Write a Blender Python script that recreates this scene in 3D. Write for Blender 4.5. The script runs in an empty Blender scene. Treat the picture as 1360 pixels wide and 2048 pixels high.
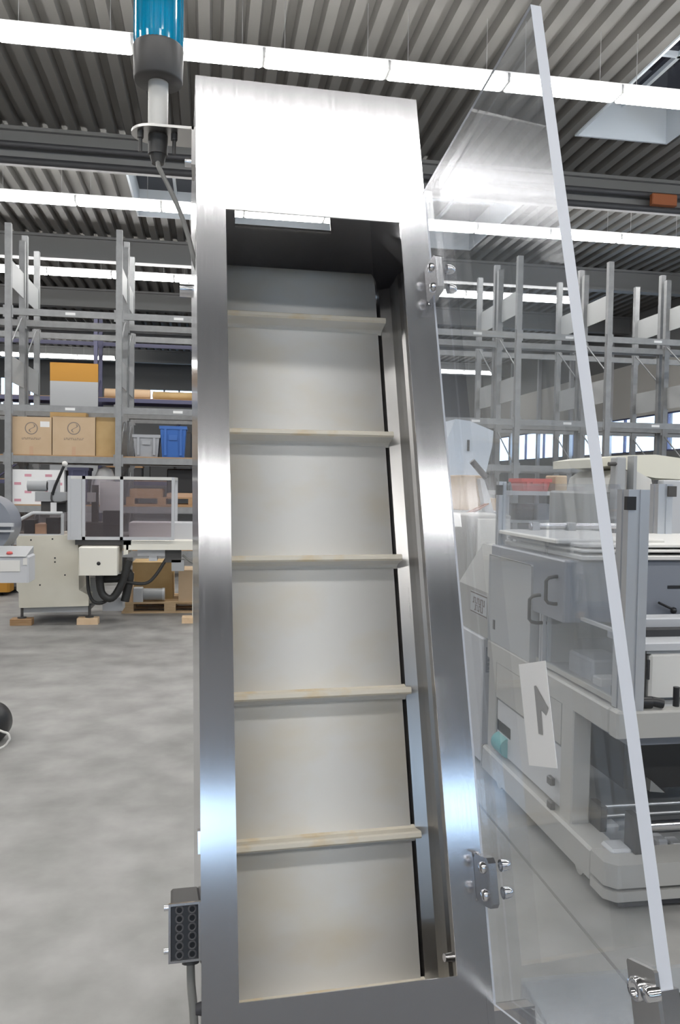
import bpy, math, random
import numpy as np
from mathutils import Matrix, Vector

random.seed(7)
# ------------------------------------------------------------------ camera
# hall axes: X along the lamp rows, Y along the roof ribs, Z up (metres)
FPX, CX, CY, CH = 1593.0, 680.0, 1024.0, 1.7
YAW, PITCH, ROLL = math.radians(9.3), math.radians(-2.1), 0.0155
_f = np.array([math.sin(YAW)*math.cos(PITCH), math.cos(YAW)*math.cos(PITCH), math.sin(PITCH)])
_r = np.array([math.cos(YAW), -math.sin(YAW), 0.0]); _u = np.cross(_r, _f)
CR = math.cos(ROLL)*_r + math.sin(ROLL)*_u
CU = math.cos(ROLL)*_u - math.sin(ROLL)*_r
CO = np.array([0.0, 0.0, CH])
scene = bpy.context.scene
col = scene.collection
cam_d = bpy.data.cameras.new('camera'); cam = bpy.data.objects.new('camera', cam_d); col.objects.link(cam)
cam_d.sensor_fit = 'AUTO'; cam_d.sensor_width = 36.0; cam_d.lens = FPX/2048*36.0
cam_d.clip_start = 0.02; cam_d.clip_end = 200
m = Matrix.Identity(4)
for i in range(3):
    m[i][0], m[i][1], m[i][2], m[i][3] = CR[i], CU[i], -_f[i], CO[i]
cam.matrix_world = m
scene.camera = cam
scene.view_settings.view_transform = 'Standard'; scene.view_settings.look = 'None'
scene.view_settings.gamma = 1.0; scene.view_settings.use_curve_mapping = False
scene.view_settings.exposure = 0.0
# ------------------------------------------------------------------ daylight outside
w = bpy.data.worlds.new('sky'); scene.world = w; w.use_nodes = True
bg = w.node_tree.nodes['Background']; bg.inputs[0].default_value = (0.62, 0.80, 1.0, 1); bg.inputs[1].default_value = 5.0
LAMP = 26.0     # radiance of the lamp diffusers

# ------------------------------------------------------------------ pixel -> place helpers
def ray(x, y): return _f + CR*(x-CX)/FPX - CU*(y-CY)/FPX
def on_plane(x, y, n, d):
    r = ray(x, y); t = (d-np.dot(n, CO))/np.dot(n, r); return CO+t*r
def at_Z(x, y, z=0.0): return on_plane(x, y, np.array([0, 0, 1.0]), z)
def at_Y(x, y, Y): return on_plane(x, y, np.array([0, 1.0, 0]), Y)
def at_X(x, y, X): return on_plane(x, y, np.array([1.0, 0, 0]), X)
def px_of(p):
    d = np.asarray(p, float)-CO; z = float(d@_f)
    return None if z <= 0.05 else (CX+FPX*float(d@CR)/z, CY-FPX*float(d@CU)/z)
def in_view(pts):
    q = [px_of(p) for p in pts]; q = [p for p in q if p]
    return bool(q) and max(p[0] for p in q) > 0 and min(p[0] for p in q) < 1360 and max(p[1] for p in q) > 0 and min(p[1] for p in q) < 2048
def ext(x0, y0, x1, y1, Y):       # X and Z extents of a pixel rectangle on a wall at depth Y
    xm, ym = (x0+x1)/2, (y0+y1)/2
    return at_Y(x0, ym, Y)[0], at_Y(x1, ym, Y)[0], at_Y(xm, y1, Y)[2], at_Y(xm, y0, Y)[2]

# ------------------------------------------------------------------ materials
def mat(name, c, rough=0.5, metal=0.0, c2=None, scale=4.0, detail=4.0, stretch=(1, 1, 1), bump=0.0, emit=0.0, thr=(0.35, 0.7), spec=0.5):
    ma = bpy.data.materials.new(name); ma.use_nodes = True
    nt = ma.node_tree; b = nt.nodes['Principled BSDF']
    b.inputs['Base Color'].default_value = (*c, 1); b.inputs['Roughness'].default_value = rough
    b.inputs['Metallic'].default_value = metal; b.inputs['Specular IOR Level'].default_value = spec
    if c2 is not None or bump:
        tc = nt.nodes.new('ShaderNodeTexCoord'); mp = nt.nodes.new('ShaderNodeMapping'); mp.inputs['Scale'].default_value = stretch
        nz = nt.nodes.new('ShaderNodeTexNoise'); nz.inputs['Scale'].default_value = scale; nz.inputs['Detail'].default_value = detail
        nt.links.new(tc.outputs['Object'], mp.inputs[0]); nt.links.new(mp.outputs[0], nz.inputs['Vector'])
        if c2 is not None:
            rp = nt.nodes.new('ShaderNodeValToRGB')
            rp.color_ramp.elements[0].position, rp.color_ramp.elements[1].position = thr
            rp.color_ramp.elements[0].color = (*c, 1); rp.color_ramp.elements[1].color = (*c2, 1)
            nt.links.new(nz.outputs['Fac'], rp.inputs[0]); nt.links.new(rp.outputs[0], b.inputs['Base Color'])
        if bump:
            bp = nt.nodes.new('ShaderNodeBump'); bp.inputs['Strength'].default_value = bump; bp.inputs['Distance'].default_value = 0.01
            nt.links.new(nz.outputs['Fac'], bp.inputs['Height']); nt.links.new(bp.outputs[0], b.inputs['Normal'])
    if emit:
        b.inputs['Emission Color'].default_value = (*c, 1); b.inputs['Emission Strength'].default_value = emit
    return ma

def clear(name, tint=(0.95, 0.97, 0.98), haze=0.03, ior=1.49, haze_c=(0.8, 0.85, 0.9), rough=0.0):
    ma = bpy.data.materials.new(name); ma.use_nodes = True; nt = ma.node_tree; nt.nodes.clear()
    out = nt.nodes.new('ShaderNodeOutputMaterial'); tr = nt.nodes.new('ShaderNodeBsdfTransparent'); tr.inputs[0].default_value = (*tint, 1)
    df = nt.nodes.new('ShaderNodeBsdfDiffuse'); df.inputs[0].default_value = (*haze_c, 1)
    gl = nt.nodes.new('ShaderNodeBsdfGlossy'); gl.inputs['Roughness'].default_value = rough
    m1 = nt.nodes.new('ShaderNodeMixShader'); m1.inputs[0].default_value = haze
    m2 = nt.nodes.new('ShaderNodeMixShader'); fr = nt.nodes.new('ShaderNodeFresnel'); fr.inputs[0].default_value = ior
    ge = nt.nodes.new('ShaderNodeNewGeometry'); mr = nt.nodes.new('ShaderNodeMapRange'); mr.inputs['To Min'].default_value = ior; mr.inputs['To Max'].default_value = 1/ior
    nt.links.new(ge.outputs['Backfacing'], mr.inputs['Value']); nt.links.new(mr.outputs[0], fr.inputs[0])
    nt.links.new(tr.outputs[0], m1.inputs[1]); nt.links.new(df.outputs[0], m1.inputs[2])
    nt.links.new(fr.outputs[0], m2.inputs[0]); nt.links.new(m1.outputs[0], m2.inputs[1]); nt.links.new(gl.outputs[0], m2.inputs[2])
    nt.links.new(m2.outputs[0], out.inputs[0])
    return ma

def steel_mat(name, c=(0.66, 0.66, 0.68), rough=0.155, stretch=(60, 60, 1.5)):
    ma = bpy.data.materials.new(name); ma.use_nodes = True; nt = ma.node_tree; b = nt.nodes['Principled BSDF']
    b.inputs['Base Color'].default_value = (*c, 1); b.inputs['Metallic'].default_value = 1.0
    tc = nt.nodes.new('ShaderNodeTexCoord'); mp = nt.nodes.new('ShaderNodeMapping'); mp.inputs['Scale'].default_value = stretch
    nz = nt.nodes.new('ShaderNodeTexNoise'); nz.inputs['Scale'].default_value = 6; nz.inputs['Detail'].default_value = 3
    mr = nt.nodes.new('ShaderNodeMapRange'); mr.inputs['To Min'].default_value = rough*0.8; mr.inputs['To Max'].default_value = rough*1.25
    nt.links.new(tc.outputs['Object'], mp.inputs[0]); nt.links.new(mp.outputs[0], nz.inputs['Vector'])
    nt.links.new(nz.outputs['Fac'], mr.inputs['Value']); nt.links.new(mr.outputs[0], b.inputs['Roughness'])
    cv = nt.nodes.new('ShaderNodeCombineXYZ'); cv.inputs[0].default_value = 1.0; cv.inputs[1].default_value = 0.6     # grain runs along Z
    vt = nt.nodes.new('ShaderNodeVectorTransform'); vt.vector_type = 'VECTOR'; vt.convert_from = 'OBJECT'; vt.convert_to = 'WORLD'
    nt.links.new(cv.outputs[0], vt.inputs[0]); nt.links.new(vt.outputs[0], b.inputs['Tangent']); b.inputs['Anisotropic'].default_value = 0.7
    return ma

M = {}
M['floor'] = mat('floor_concrete', (0.19, 0.187, 0.18), 0.5, c2=(0.315, 0.31, 0.30), scale=3.4, detail=12, thr=(0.28, 0.68), bump=0.03)
M['joint'] = mat('floor_joint', (0.16, 0.155, 0.15), 0.8)
M['deck'] = mat('roof_deck', (0.155, 0.15, 0.142), 0.5)
M['beam'] = mat('roof_beam', (0.22, 0.22, 0.22), 0.6)
M['pipe'] = mat('dark_pipe', (0.06, 0.06, 0.065), 0.5)
M['wall_grey'] = mat('wall_grey', (0.20, 0.20, 0.20), 0.8)
M['wall_white'] = mat('wall_white', (0.58, 0.56, 0.52), 0.8)
M['lamp'] = mat('lamp_diffuser', (1.0, 0.985, 0.96), 0.5, emit=LAMP)
M['lampbody'] = mat('lamp_body', (0.55, 0.55, 0.55), 0.4)
M['steel'] = steel_mat('brushed_steel')
M['steel_in'] = steel_mat('inner_steel', (0.58, 0.57, 0.56), 0.30)
M['chrome'] = mat('bright_steel', (0.75, 0.75, 0.77), 0.12, 1.0)
M['alu'] = mat('aluminium', (0.62, 0.64, 0.67), 0.35, 0.85)
M['belt'] = mat('belt_rubber', (0.86, 0.845, 0.81), 0.55, c2=(0.84, 0.77, 0.64), scale=7, detail=6, thr=(0.45, 0.75), stretch=(1, 1, 1.6))
M['cleat'] = mat('cleat_rubber', (0.84, 0.78, 0.66), 0.55, c2=(0.78, 0.62, 0.38), scale=25, detail=4, thr=(0.5, 0.72))
M['acrylic'] = clear('clear_acrylic', (0.945, 0.955, 0.965), 0.05)
M['guard'] = clear('clear_guard', (0.92, 0.93, 0.95), 0.045, rough=0.02)
M['tinted'] = clear('tinted_guard', (0.84, 0.80, 0.81), 0.05, haze_c=(0.55, 0.5, 0.52))
M['glass'] = clear('window_glass', (0.92, 0.96, 1.0), 0.02)
M['frost_and_highlight'] = mat('sawn_edge_and_highlight', (0.58, 0.60, 0.65), 0.35)
M['black'] = mat('black_plastic', (0.018, 0.018, 0.02), 0.35)
M['rubber'] = mat('dark_rubber', (0.04, 0.04, 0.045), 0.6)
M['grey_dark'] = mat('dark_grey_plastic', (0.065, 0.062, 0.06), 0.45)
M['cable'] = mat('grey_cable', (0.20, 0.20, 0.19), 0.5)
M['cable_black'] = mat('black_cable', (0.03, 0.03, 0.03), 0.5)
M['white'] = mat('white_paper', (0.78, 0.78, 0.78), 0.6)
M['ink'] = mat('grey_ink', (0.30, 0.30, 0.30), 0.6)
M['cream'] = mat('cream_paint', (0.74, 0.71, 0.61), 0.4, c2=(0.68, 0.645, 0.545), scale=3)
M['cream_light'] = mat('cream_light', (0.80, 0.78, 0.70), 0.4)
M['offwhite'] = mat('offwhite_paint', (0.41, 0.405, 0.385), 0.4)
M['white_paint'] = mat('white_paint', (0.68, 0.67, 0.64), 0.35)
M['grey'] = mat('grey_paint', (0.36, 0.37, 0.38), 0.45)
M['grey_light'] = mat('light_grey_paint', (0.52, 0.53, 0.55), 0.45)
M['grey_blue'] = mat('blue_grey_panel', (0.22, 0.235, 0.27), 0.35)
M['dark'] = mat('dark_machine', (0.035, 0.035, 0.037), 0.5)
M['rack'] = mat('galvanised', (0.24, 0.245, 0.25), 0.5, 0.2, c2=(0.29, 0.295, 0.30), scale=9)
M['rackpanel'] = mat('rack_panel', (0.42, 0.43, 0.43), 0.5)
M['rackblue'] = mat('blue_steel', (0.075, 0.075, 0.14), 0.5)
M['wood'] = mat('wood', (0.52, 0.36, 0.20), 0.7, c2=(0.62, 0.46, 0.29), scale=6, stretch=(1, 12, 12))
M['wood_dark'] = mat('wood_dark', (0.36, 0.21, 0.10), 0.7, c2=(0.45, 0.29, 0.16), scale=6, stretch=(1, 12, 12))
M['wood_pale'] = mat('wood_pale', (0.78, 0.58, 0.38), 0.7, c2=(0.70, 0.50, 0.31), scale=10)
M['carton'] = mat('cardboard', (0.55, 0.41, 0.27), 0.8, c2=(0.50, 0.365, 0.235), scale=3)
M['carton2'] = mat('cardboard_yellow', (0.50, 0.35, 0.17), 0.8, c2=(0.42, 0.28, 0.12), scale=3)
M['print'] = mat('carton_print', (0.22, 0.19, 0.17), 0.8)
M['tape'] = mat('carton_tape', (0.52, 0.34, 0.22), 0.4)
M['blue'] = mat('blue_plastic', (0.035, 0.13, 0.42), 0.4)
M['bin'] = mat('grey_bin', (0.35, 0.36, 0.38), 0.4)
M['yellow'] = mat('yellow_panel', (0.42, 0.20, 0.02), 0.6)
M['tan'] = mat('tan_roll', (0.62, 0.44, 0.28), 0.7)
M['red'] = mat('red_plastic', (0.60, 0.10, 0.09), 0.45)
M['pink'] = mat('pink_print', (0.62, 0.30, 0.36), 0.7)
M['orange'] = mat('orange_sign', (0.32, 0.10, 0.035), 0.5)
M['teal'] = mat('teal_pump', (0.12, 0.36, 0.36), 0.5)
M['film'] = mat('pale_film', (0.60, 0.66, 0.74), 0.35)
M['tarp'] = mat('cream_tarp', (0.72, 0.70, 0.60), 0.6)
M['skyglass'] = clear('dim_rooflight', (0.012, 0.013, 0.022), 0.3, haze_c=(0.05, 0.05, 0.08))
M['well'] = mat('rooflight_well', (0.62, 0.67, 0.72), 0.6)
M['bulb'] = mat('lamp_core', (0.55, 0.75, 0.80), 0.3)
def lens_mat():
    ma = mat('blue_lens', (0.0, 0.20, 0.50), 0.12)
    b = ma.node_tree.nodes['Principled BSDF']; b.inputs['Transmission Weight'].default_value = 0.45
    b.inputs['Base Color'].default_value = (0.0, 0.36, 0.62, 1); b.inputs['IOR'].default_value = 1.2; b.inputs['Coat Weight'].default_value = 0.6
    return ma
M['lens'] = lens_mat()

# ------------------------------------------------------------------ mesh helpers
class MB:
    def __init__(s): s.v = []; s.f = []; s.mi = []; s.sm = []
    def add(s, vs, fs, mi=0, smooth=False):
        o = len(s.v); s.v += [tuple(float(c) for c in p) for p in vs]
        for f in fs: s.f.append(tuple(i+o for i in f)); s.mi.append(mi); s.sm.append(smooth)
        return s
    def box(s, x0, x1, y0, y1, z0, z1, mi=0):
        vs = [(x0, y0, z0), (x1, y0, z0), (x1, y1, z0), (x0, y1, z0), (x0, y0, z1), (x1, y0, z1), (x1, y1, z1), (x0, y1, z1)]
        return s.add(vs, [(0, 3, 2, 1), (4, 5, 6, 7), (0, 1, 5, 4), (1, 2, 6, 5), (2, 3, 7, 6), (3, 0, 4, 7)], mi)
    def cbox(s, x0, x1, y0, y1, z0, z1, c=0.01, mi=0):   # box with chamfered vertical edges and top
        p = [(x0+c, y0), (x1-c, y0), (x1, y0+c), (x1, y1-c), (x1-c, y1), (x0+c, y1), (x0, y1-c), (x0, y0+c)]
        q = [(min(max(a, x0+c), x1-c), min(max(b, y0+c), y1-c)) for a, b in p]
        vs = [(a, b, z0) for a, b in p]+[(a, b, z1-c) for a, b in p]+[(a, b, z1) for a, b in q]
        fs = [tuple(range(7, -1, -1)), tuple(range(16, 24))]
        for i in range(8):
            j = (i+1) % 8; fs += [(i, j, j+8, i+8), (i+8, j+8, j+16, i+16)]
        return s.add(vs, fs, mi)
    def prism(s, poly, axis, a0, a1, mi=0):              # poly in the two other axes (x,y | x,z | y,z), extruded along axis
        def P(p, a): return {'z': (p[0], p[1], a), 'y': (p[0], a, p[1]), 'x': (a, p[0], p[1])}[axis]
        n = len(poly); vs = [P(p, a0) for p in poly]+[P(p, a1) for p in poly]
        fs = [tuple(range(n)), tuple(range(2*n-1, n-1, -1))]+[(i, i+n, (i+1) % n+n, (i+1) % n) for i in range(n)]
        return s.add(vs, fs, mi)
    def cyl(s, p0, p1, r0, r1=None, n=16, mi=0, cap=True):
        r1 = r0 if r1 is None else r1
        p0 = Vector(p0); p1 = Vector(p1); d = (p1-p0).normalized(); a = d.orthogonal().normalized(); b = d.cross(a)
        vs = []
        for p, r in ((p0, r0), (p1, r1)):
            for i in range(n):
                t = 2*math.pi*i/n; vs.append(p+a*(math.cos(t)*r)+b*(math.sin(t)*r))
        s.add(vs, [(i, (i+1) % n, (i+1) % n+n, i+n) for i in range(n)], mi, True)
        if cap: s.add(vs, [tuple(range(n-1, -1, -1)), tuple(range(n, 2*n))], mi)
        return s
    def tube(s, pts, r, n=8, mi=0, smooth=0):
        pts = [Vector(p) for p in pts]
        if smooth:
            q = [pts[0]]+pts+[pts[-1]]; pts = [0.5*(2*q[i]+(q[i+1]-q[i-1])*t+(2*q[i-1]-5*q[i]+4*q[i+1]-q[i+2])*t*t+(3*q[i]-q[i-1]-3*q[i+1]+q[i+2])*t**3) for i in range(1, len(q)-2) for t in [k/smooth for k in range(smooth)]]+[q[-1]]
        ref = Vector((0.13, 0.31, 0.94)); vs = []
        for i, p in enumerate(pts):
            d = (pts[min(i+1, len(pts)-1)]-pts[max(i-1, 0)]).normalized()
            a = ref.cross(d)
            a = d.orthogonal() if a.length < 1e-4 else a
            a.normalize(); b = d.cross(a)
            for k in range(n):
                t = 2*math.pi*k/n; vs.append(p+a*(math.cos(t)*r)+b*(math.sin(t)*r))
        fs = [(i*n+k, i*n+(k+1) % n, (i+1)*n+(k+1) % n, (i+1)*n+k) for i in range(len(pts)-1) for k in range(n)]
        s.add(vs, fs, mi, True); L = len(pts)-1
        return s.add(vs, [tuple(range(n-1, -1, -1)), tuple(L*n+k for k in range(n))], mi)
    def lathe(s, prof, c, n=32, mi=0, ax=(0, 0, 1)):     # prof = [(radius, height)]
        c = Vector(c); d = Vector(ax).normalized(); a = d.orthogonal().normalized(); b = d.cross(a); vs = []
        for r, h in prof:
            for k in range(n):
                t = 2*math.pi*k/n; vs.append(c+d*h+a*(math.cos(t)*r)+b*(math.sin(t)*r))
        fs = [(i*n+k, i*n+(k+1) % n, (i+1)*n+(k+1) % n, (i+1)*n+k) for i in range(len(prof)-1) for k in range(n)]
        return s.add(vs, fs, mi, True)
    def ring(s, c, r0, r1, y, n=24, mi=0):               # flat ring facing -Y
        vs = []
        for r in (r0, r1):
            for k in range(n): t = 2*math.pi*k/n; vs.append((c[0]+r*math.cos(t), y, c[1]+r*math.sin(t)))
        return s.add(vs, [(k, (k+1) % n, (k+1) % n+n, k+n) for k in range(n)], mi)
    def build(s, name, mats, parent=None):
        if not isinstance(mats, (list, tuple)): mats = [mats]
        off = Vector((0, 0, 0))
        if parent is not None and not parent.get('_local'):
            off = parent.get('_o'); off = Vector(off) if off is not None else Vector((0, 0, 0))
        me = bpy.data.meshes.new(name); me.from_pydata([tuple(Vector(v)-off) for v in s.v], [], s.f)
        for ma in mats: me.materials.append(M[ma] if isinstance(ma, str) else ma)
        me.polygons.foreach_set('material_index', s.mi); me.polygons.foreach_set('use_smooth', s.sm)
        me.update()
        o = bpy.data.objects.new(name, me); col.objects.link(o)
        if parent is not None:
            o.parent = parent
            TMP.append((o, tuple(off), bool(parent.get('_local'))))
            if parent.get('_local'): o['_local'] = 1
            else: o['_o'] = tuple(off)
        return o
TMP = []
def thing(name, label, cat, loc=(0, 0, 0), group=None):
    o = bpy.data.objects.new(name, None); o.empty_display_size = 0.1; col.objects.link(o); o.location = tuple(float(c) for c in loc)
    o['_o'] = tuple(float(c) for c in loc); tag(o, label, cat, group); return o
def tag(o, label, cat=None, group=None):
    o['label'] = label
    if cat: o['category'] = cat
    if group: o['group'] = group
    return o
def struct(o, label=None):
    o['kind'] = 'structure'
    if label: o['label'] = label
    return o
def clone(o, parent, loc=(0, 0, 0)):
    c = o.copy(); col.objects.link(c); c.parent = parent; c.location = loc; return c

# ================================================================== the hall
XL, XR, YN, YFAR, ZD = -18.0, 14.0, -11.6, 40.0, 7.45
fl = MB().box(XL, XR, YN, YFAR, -0.1, 0).build('floor', 'floor'); struct(fl, 'grey mottled concrete floor')
MB().box(1.425, 1.437, 0.5, 12.0, 0.0, 0.0012).build('saw_cut', 'joint', fl)
# ---- roof deck: trapezoid sheet with its ribs along Y, pierced by rooflights
PIT = 0.31
NR = int((XR-XL)/PIT)+1
def ribx(i): return XL+i*PIT
def snap(x): return round((x-XL)/PIT)
LIGHTS = []          # rooflight openings (rib i0, rib i1, y0, y1)
for (xa, xb, ya, yb) in ((5.72, 7.5, 9.25, 12.42), (-1.5, 0.05, 15.5, 18.0), (4.3, 6.1, 15.5, 18.9), (0.35, 2.7, 15.5, 18.7)):
    LIGHTS.append((snap(xa), snap(xb), ya, yb))
cuts = sorted({YN, YFAR}|{y for L in LIGHTS for y in L[2:]})
dk = MB()
prof = [(0.0, 0.12), (0.10, 0.12), (0.135, 0.0), (0.275, 0.0), (0.31, 0.12)]
for a, b in zip(cuts[:-1], cuts[1:]):
    for i in range(NR):
        if any(L[0] <= i < L[1] and L[2] <= a and b <= L[3] for L in LIGHTS): continue
        x = ribx(i)
        vs = [(x+p, yy, ZD+h) for yy in (a, b) for p, h in prof]
        dk.add(vs, [(k, k+5, k+6, k+1) for k in range(4)])
ceil = dk.build('ceiling', 'deck'); struct(ceil, 'grey ribbed sheet roof deck')
for (i0, i1, ya, yb) in LIGHTS:
    x0, x1 = ribx(i0), ribx(i1); t = 0.04; mb = MB(); z1 = ZD+0.55
    mb.box(x0-t, x0, ya-t, yb+t, ZD-0.03, z1); mb.box(x1, x1+t, ya-t, yb+t, ZD-0.03, z1)
    mb.box(x0, x1, ya-t, ya, ZD-0.03, z1); mb.box(x0, x1, yb, yb+t, ZD-0.03, z1)
    wl = mb.build('rooflight_well', 'well', ceil)
    MB().box(x0-t, x1+t, ya-t, yb+t, z1, z1+0.03).build('rooflight_pane', 'skyglass', ceil)
    mb = MB(); mb.box((x0+x1)/2-0.03, (x0+x1)/2+0.03, ya, yb, z1-0.07, z1); mb.box(x0, x1, (ya+yb)/2-0.03, (ya+yb)/2+0.03, z1-0.07, z1)
    mb.build('rooflight_bar', 'well', ceil)
# ---- roof beams under the deck with pipes
for k, yb in enumerate((-9.9, -3.9, 2.1, 7.5, 13.92, 19.8, 25.2, 30.8, 36.4)):
    mb = MB(); mb.box(XL, XR, yb, yb+0.28, ZD-0.06, ZD-0.002); mb.box(XL, XR, yb+0.08, yb+0.2, ZD-0.50, ZD-0.06); mb.box(XL, XR, yb, yb+0.28, ZD-0.56, ZD-0.50)
    bm_ = mb.build('roof_beam', 'beam'); struct(bm_, 'grey steel roof beam carrying the ribbed deck')
    if yb == 13.92:
        for dz, r in ((-0.34, 0.05), (-0.60, 0.06)):
            MB().cyl((XL, yb-0.09, ZD+dz), (XR, yb-0.09, ZD+dz), r, n=10).build('conduit_pipe', 'pipe', bm_)
x0, x1, z0, z1 = ext(1300, 390, 1350, 413, 13.75)
sg = MB().cbox(x0, x1, 13.66, 13.78, z0, z1, 0.02).build('hanging_box', 'orange', None)
tag(sg, 'small orange-brown box hanging under a roof beam', 'box')
for xx in (x0+0.08, x1-0.08):
    MB().box(xx-0.012, xx+0.012, 13.71, 13.73, z1-0.01, ZD-0.5).build('hanger_strap', 'pipe', sg)
# ---- walls
FW = [ext(*px, YFAR) for px in ((0, 755, 78, 822), (268, 779, 388, 800))]      # x0, x1, z0, z1 of the two window openings
mb = MB(); xa = XL-0.2
for (x0, x1, z0, z1) in FW:
    mb.box(xa, x0, YFAR, YFAR+0.2, 0, ZD+0.9); mb.box(x0, x1, YFAR, YFAR+0.2, 0, z0); mb.box(x0, x1, YFAR, YFAR+0.2, z1, ZD+0.9); xa = x1
mb.box(xa, XR+0.2, YFAR, YFAR+0.2, 0, ZD+0.9)
struct(mb.build('wall_far', 'wall_grey'), 'grey end wall far behind the racks')
struct(MB().box(XL-0.2, XL, YN, YFAR, 0, ZD+0.9).build('wall_left', 'wall_grey'), 'grey side wall of the hall')
# right wall with a band of windows
WZ0, WZ1 = 2.85, 4.05
mb = MB(); mb.box(XR, XR+0.2, YN, YFAR, 0, WZ0, 1); mb.box(XR, XR+0.2, YN, YFAR, WZ1, 5.83, 0); mb.box(XR, XR+0.2, YN, YFAR, 5.83, ZD+0.9, 1)
piers = [(-11.6, -10.6), (-4, -3.5), (6, 6.5), (16.0, 16.4), (22.9, 23.5), (29.6, 30.3), (38.2, 40.0)]
for a, b in piers: mb.box(XR, XR+0.2, a, b, WZ0, WZ1, 1)
wr = struct(mb.build('wall_right', ['wall_white', 'wall_grey']), 'side wall, white panels above a band of windows')
for a in np.arange(17.0, 38.0, 3.1):
    MB().box(XR-0.14, XR, a, a+0.16, 0.0, ZD-0.05).build('wall_column', 'grey_light', wr)
for n_, (a, b) in enumerate(zip([p[1] for p in piers[:-1]], [p[0] for p in piers[1:]])):
    wn = MB(); t = 0.045
    wn.box(XR+0.02, XR+0.12, a, b, WZ0, WZ0+t); wn.box(XR+0.02, XR+0.12, a, b, WZ1-t, WZ1)
    k = max(1, round((b-a)/2.1)); st = (b-a)/k
    for q in range(k+1): wn.box(XR+0.02, XR+0.12, a+q*st-t/2*(0 < q < k), a+q*st+t/2+(t/2 if q == 0 else 0)-(t if q == k else 0), WZ0+t, WZ1-t)
    seen = in_view([(XR, y, z) for y in np.linspace(a, b, 12) for z in (WZ0, WZ1)])
    wo = struct(wn.build('window_%d' % (n_+1)+('' if seen else '_offscreen'), 'rackblue'), 'high factory window in a dark blue frame')
    for q in range(k): MB().box(XR+0.06, XR+0.07, a+q*st+0.03, a+(q+1)*st-0.03, WZ0+0.05, WZ1-0.05).build('pane', 'glass', wo)
# back wall (behind the camera) with high windows
BZ0, BZ1 = 3.0, 3.95
mb = MB(); mb.box(XL-0.2, XR+0.2, YN-0.2, YN, 0, BZ0); mb.box(XL-0.2, XR+0.2, YN-0.2, YN, BZ1, ZD+0.9)
bp_ = [-18.2, -15.0, -7.0, -6.4, 1.2, 1.8, 9.4, 10.0, 14.2]
for a, b in ((-18.2, -15), (-7, -6.4), (1.2, 1.8), (9.4, 14.2)): mb.box(a, b, YN-0.2, YN, BZ0, BZ1)
struct(mb.build('wall_back', 'wall_grey'), 'grey end wall with high windows')
for n_, (a, b) in enumerate(((-15, -7), (-6.4, 1.2), (1.8, 9.4))):
    wn = MB(); t = 0.07
    wn.box(a, b, YN-0.12, YN-0.02, BZ0, BZ0+t); wn.box(a, b, YN-0.12, YN-0.02, BZ1-t, BZ1)
    for q in range(5):
        xx = a+(b-a)*q/4; wn.box(max(a, xx-t/2), min(b, xx+t/2), YN-0.12, YN-0.02, BZ0+t, BZ1-t)
    wo = struct(wn.build('window_%d_offscreen' % (20+n_), 'rackblue'), 'high window in the end wall')
    MB().box(a+0.02, b-0.02, YN-0.08, YN-0.07, BZ0+0.03, BZ1-0.03).build('pane', 'glass', wo)
# far end-wall windows seen between the racks
for n_, (x0, x1, z0, z1) in enumerate(FW):
    wn = MB(); t = 0.08
    for q in range(5):
        xx = x0+(x1-x0)*q/4; wn.box(max(x0, xx-t/2), min(x1, xx+t/2), YFAR+0.02, YFAR+0.1, z0, z1)
    wn.box(x0, x1, YFAR+0.02, YFAR+0.1, z0, z0+t/2); wn.box(x0, x1, YFAR+0.02, YFAR+0.1, z1-t/2, z1)
    wo = struct(wn.build('window_%d' % (30+n_), 'grey'), 'bright window strip in the far end wall')
    MB().box(x0, x1, YFAR+0.055, YFAR+0.065, z0, z1).build('pane', 'glass', wo)

# ---- rows of fluorescent lamps
ZL, SEG, X00 = 6.70, 1.50, 0.577
ZB = ZL+0.02
def lamp_mesh():
    d = MB().cbox(-0.73, 0.73, -0.13, 0.13, -0.055, 0.03, 0.02); b = MB()
    b.box(-0.75, 0.75, -0.07, 0.07, 0.03, 0.10); b.box(-0.75, -0.732, -0.12, 0.12, -0.05, 0.06); b.box(0.732, 0.75, -0.12, 0.12, -0.05, 0.06)
    h = MB().box(-0.003, 0.003, -0.003, 0.003, 0.10, ZD-ZL+0.02)
    return d, b, h
d_, b_, h_ = lamp_mesh()
proto = None
ROWS = [(3.9, ''), (9.63, ''), (15.12, ''), (20.37, ''), (34.3, ''), (-2.15, ''), (-7.2, '')]
WORD = {9.63: 'the row crossing above the conveyor hood', 15.12: 'the row just behind the piped roof beam', 20.37: 'the row seen through the rack tops',
        34.3: 'the row by the far end wall', 3.9: 'the row over the packing machine'}
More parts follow.
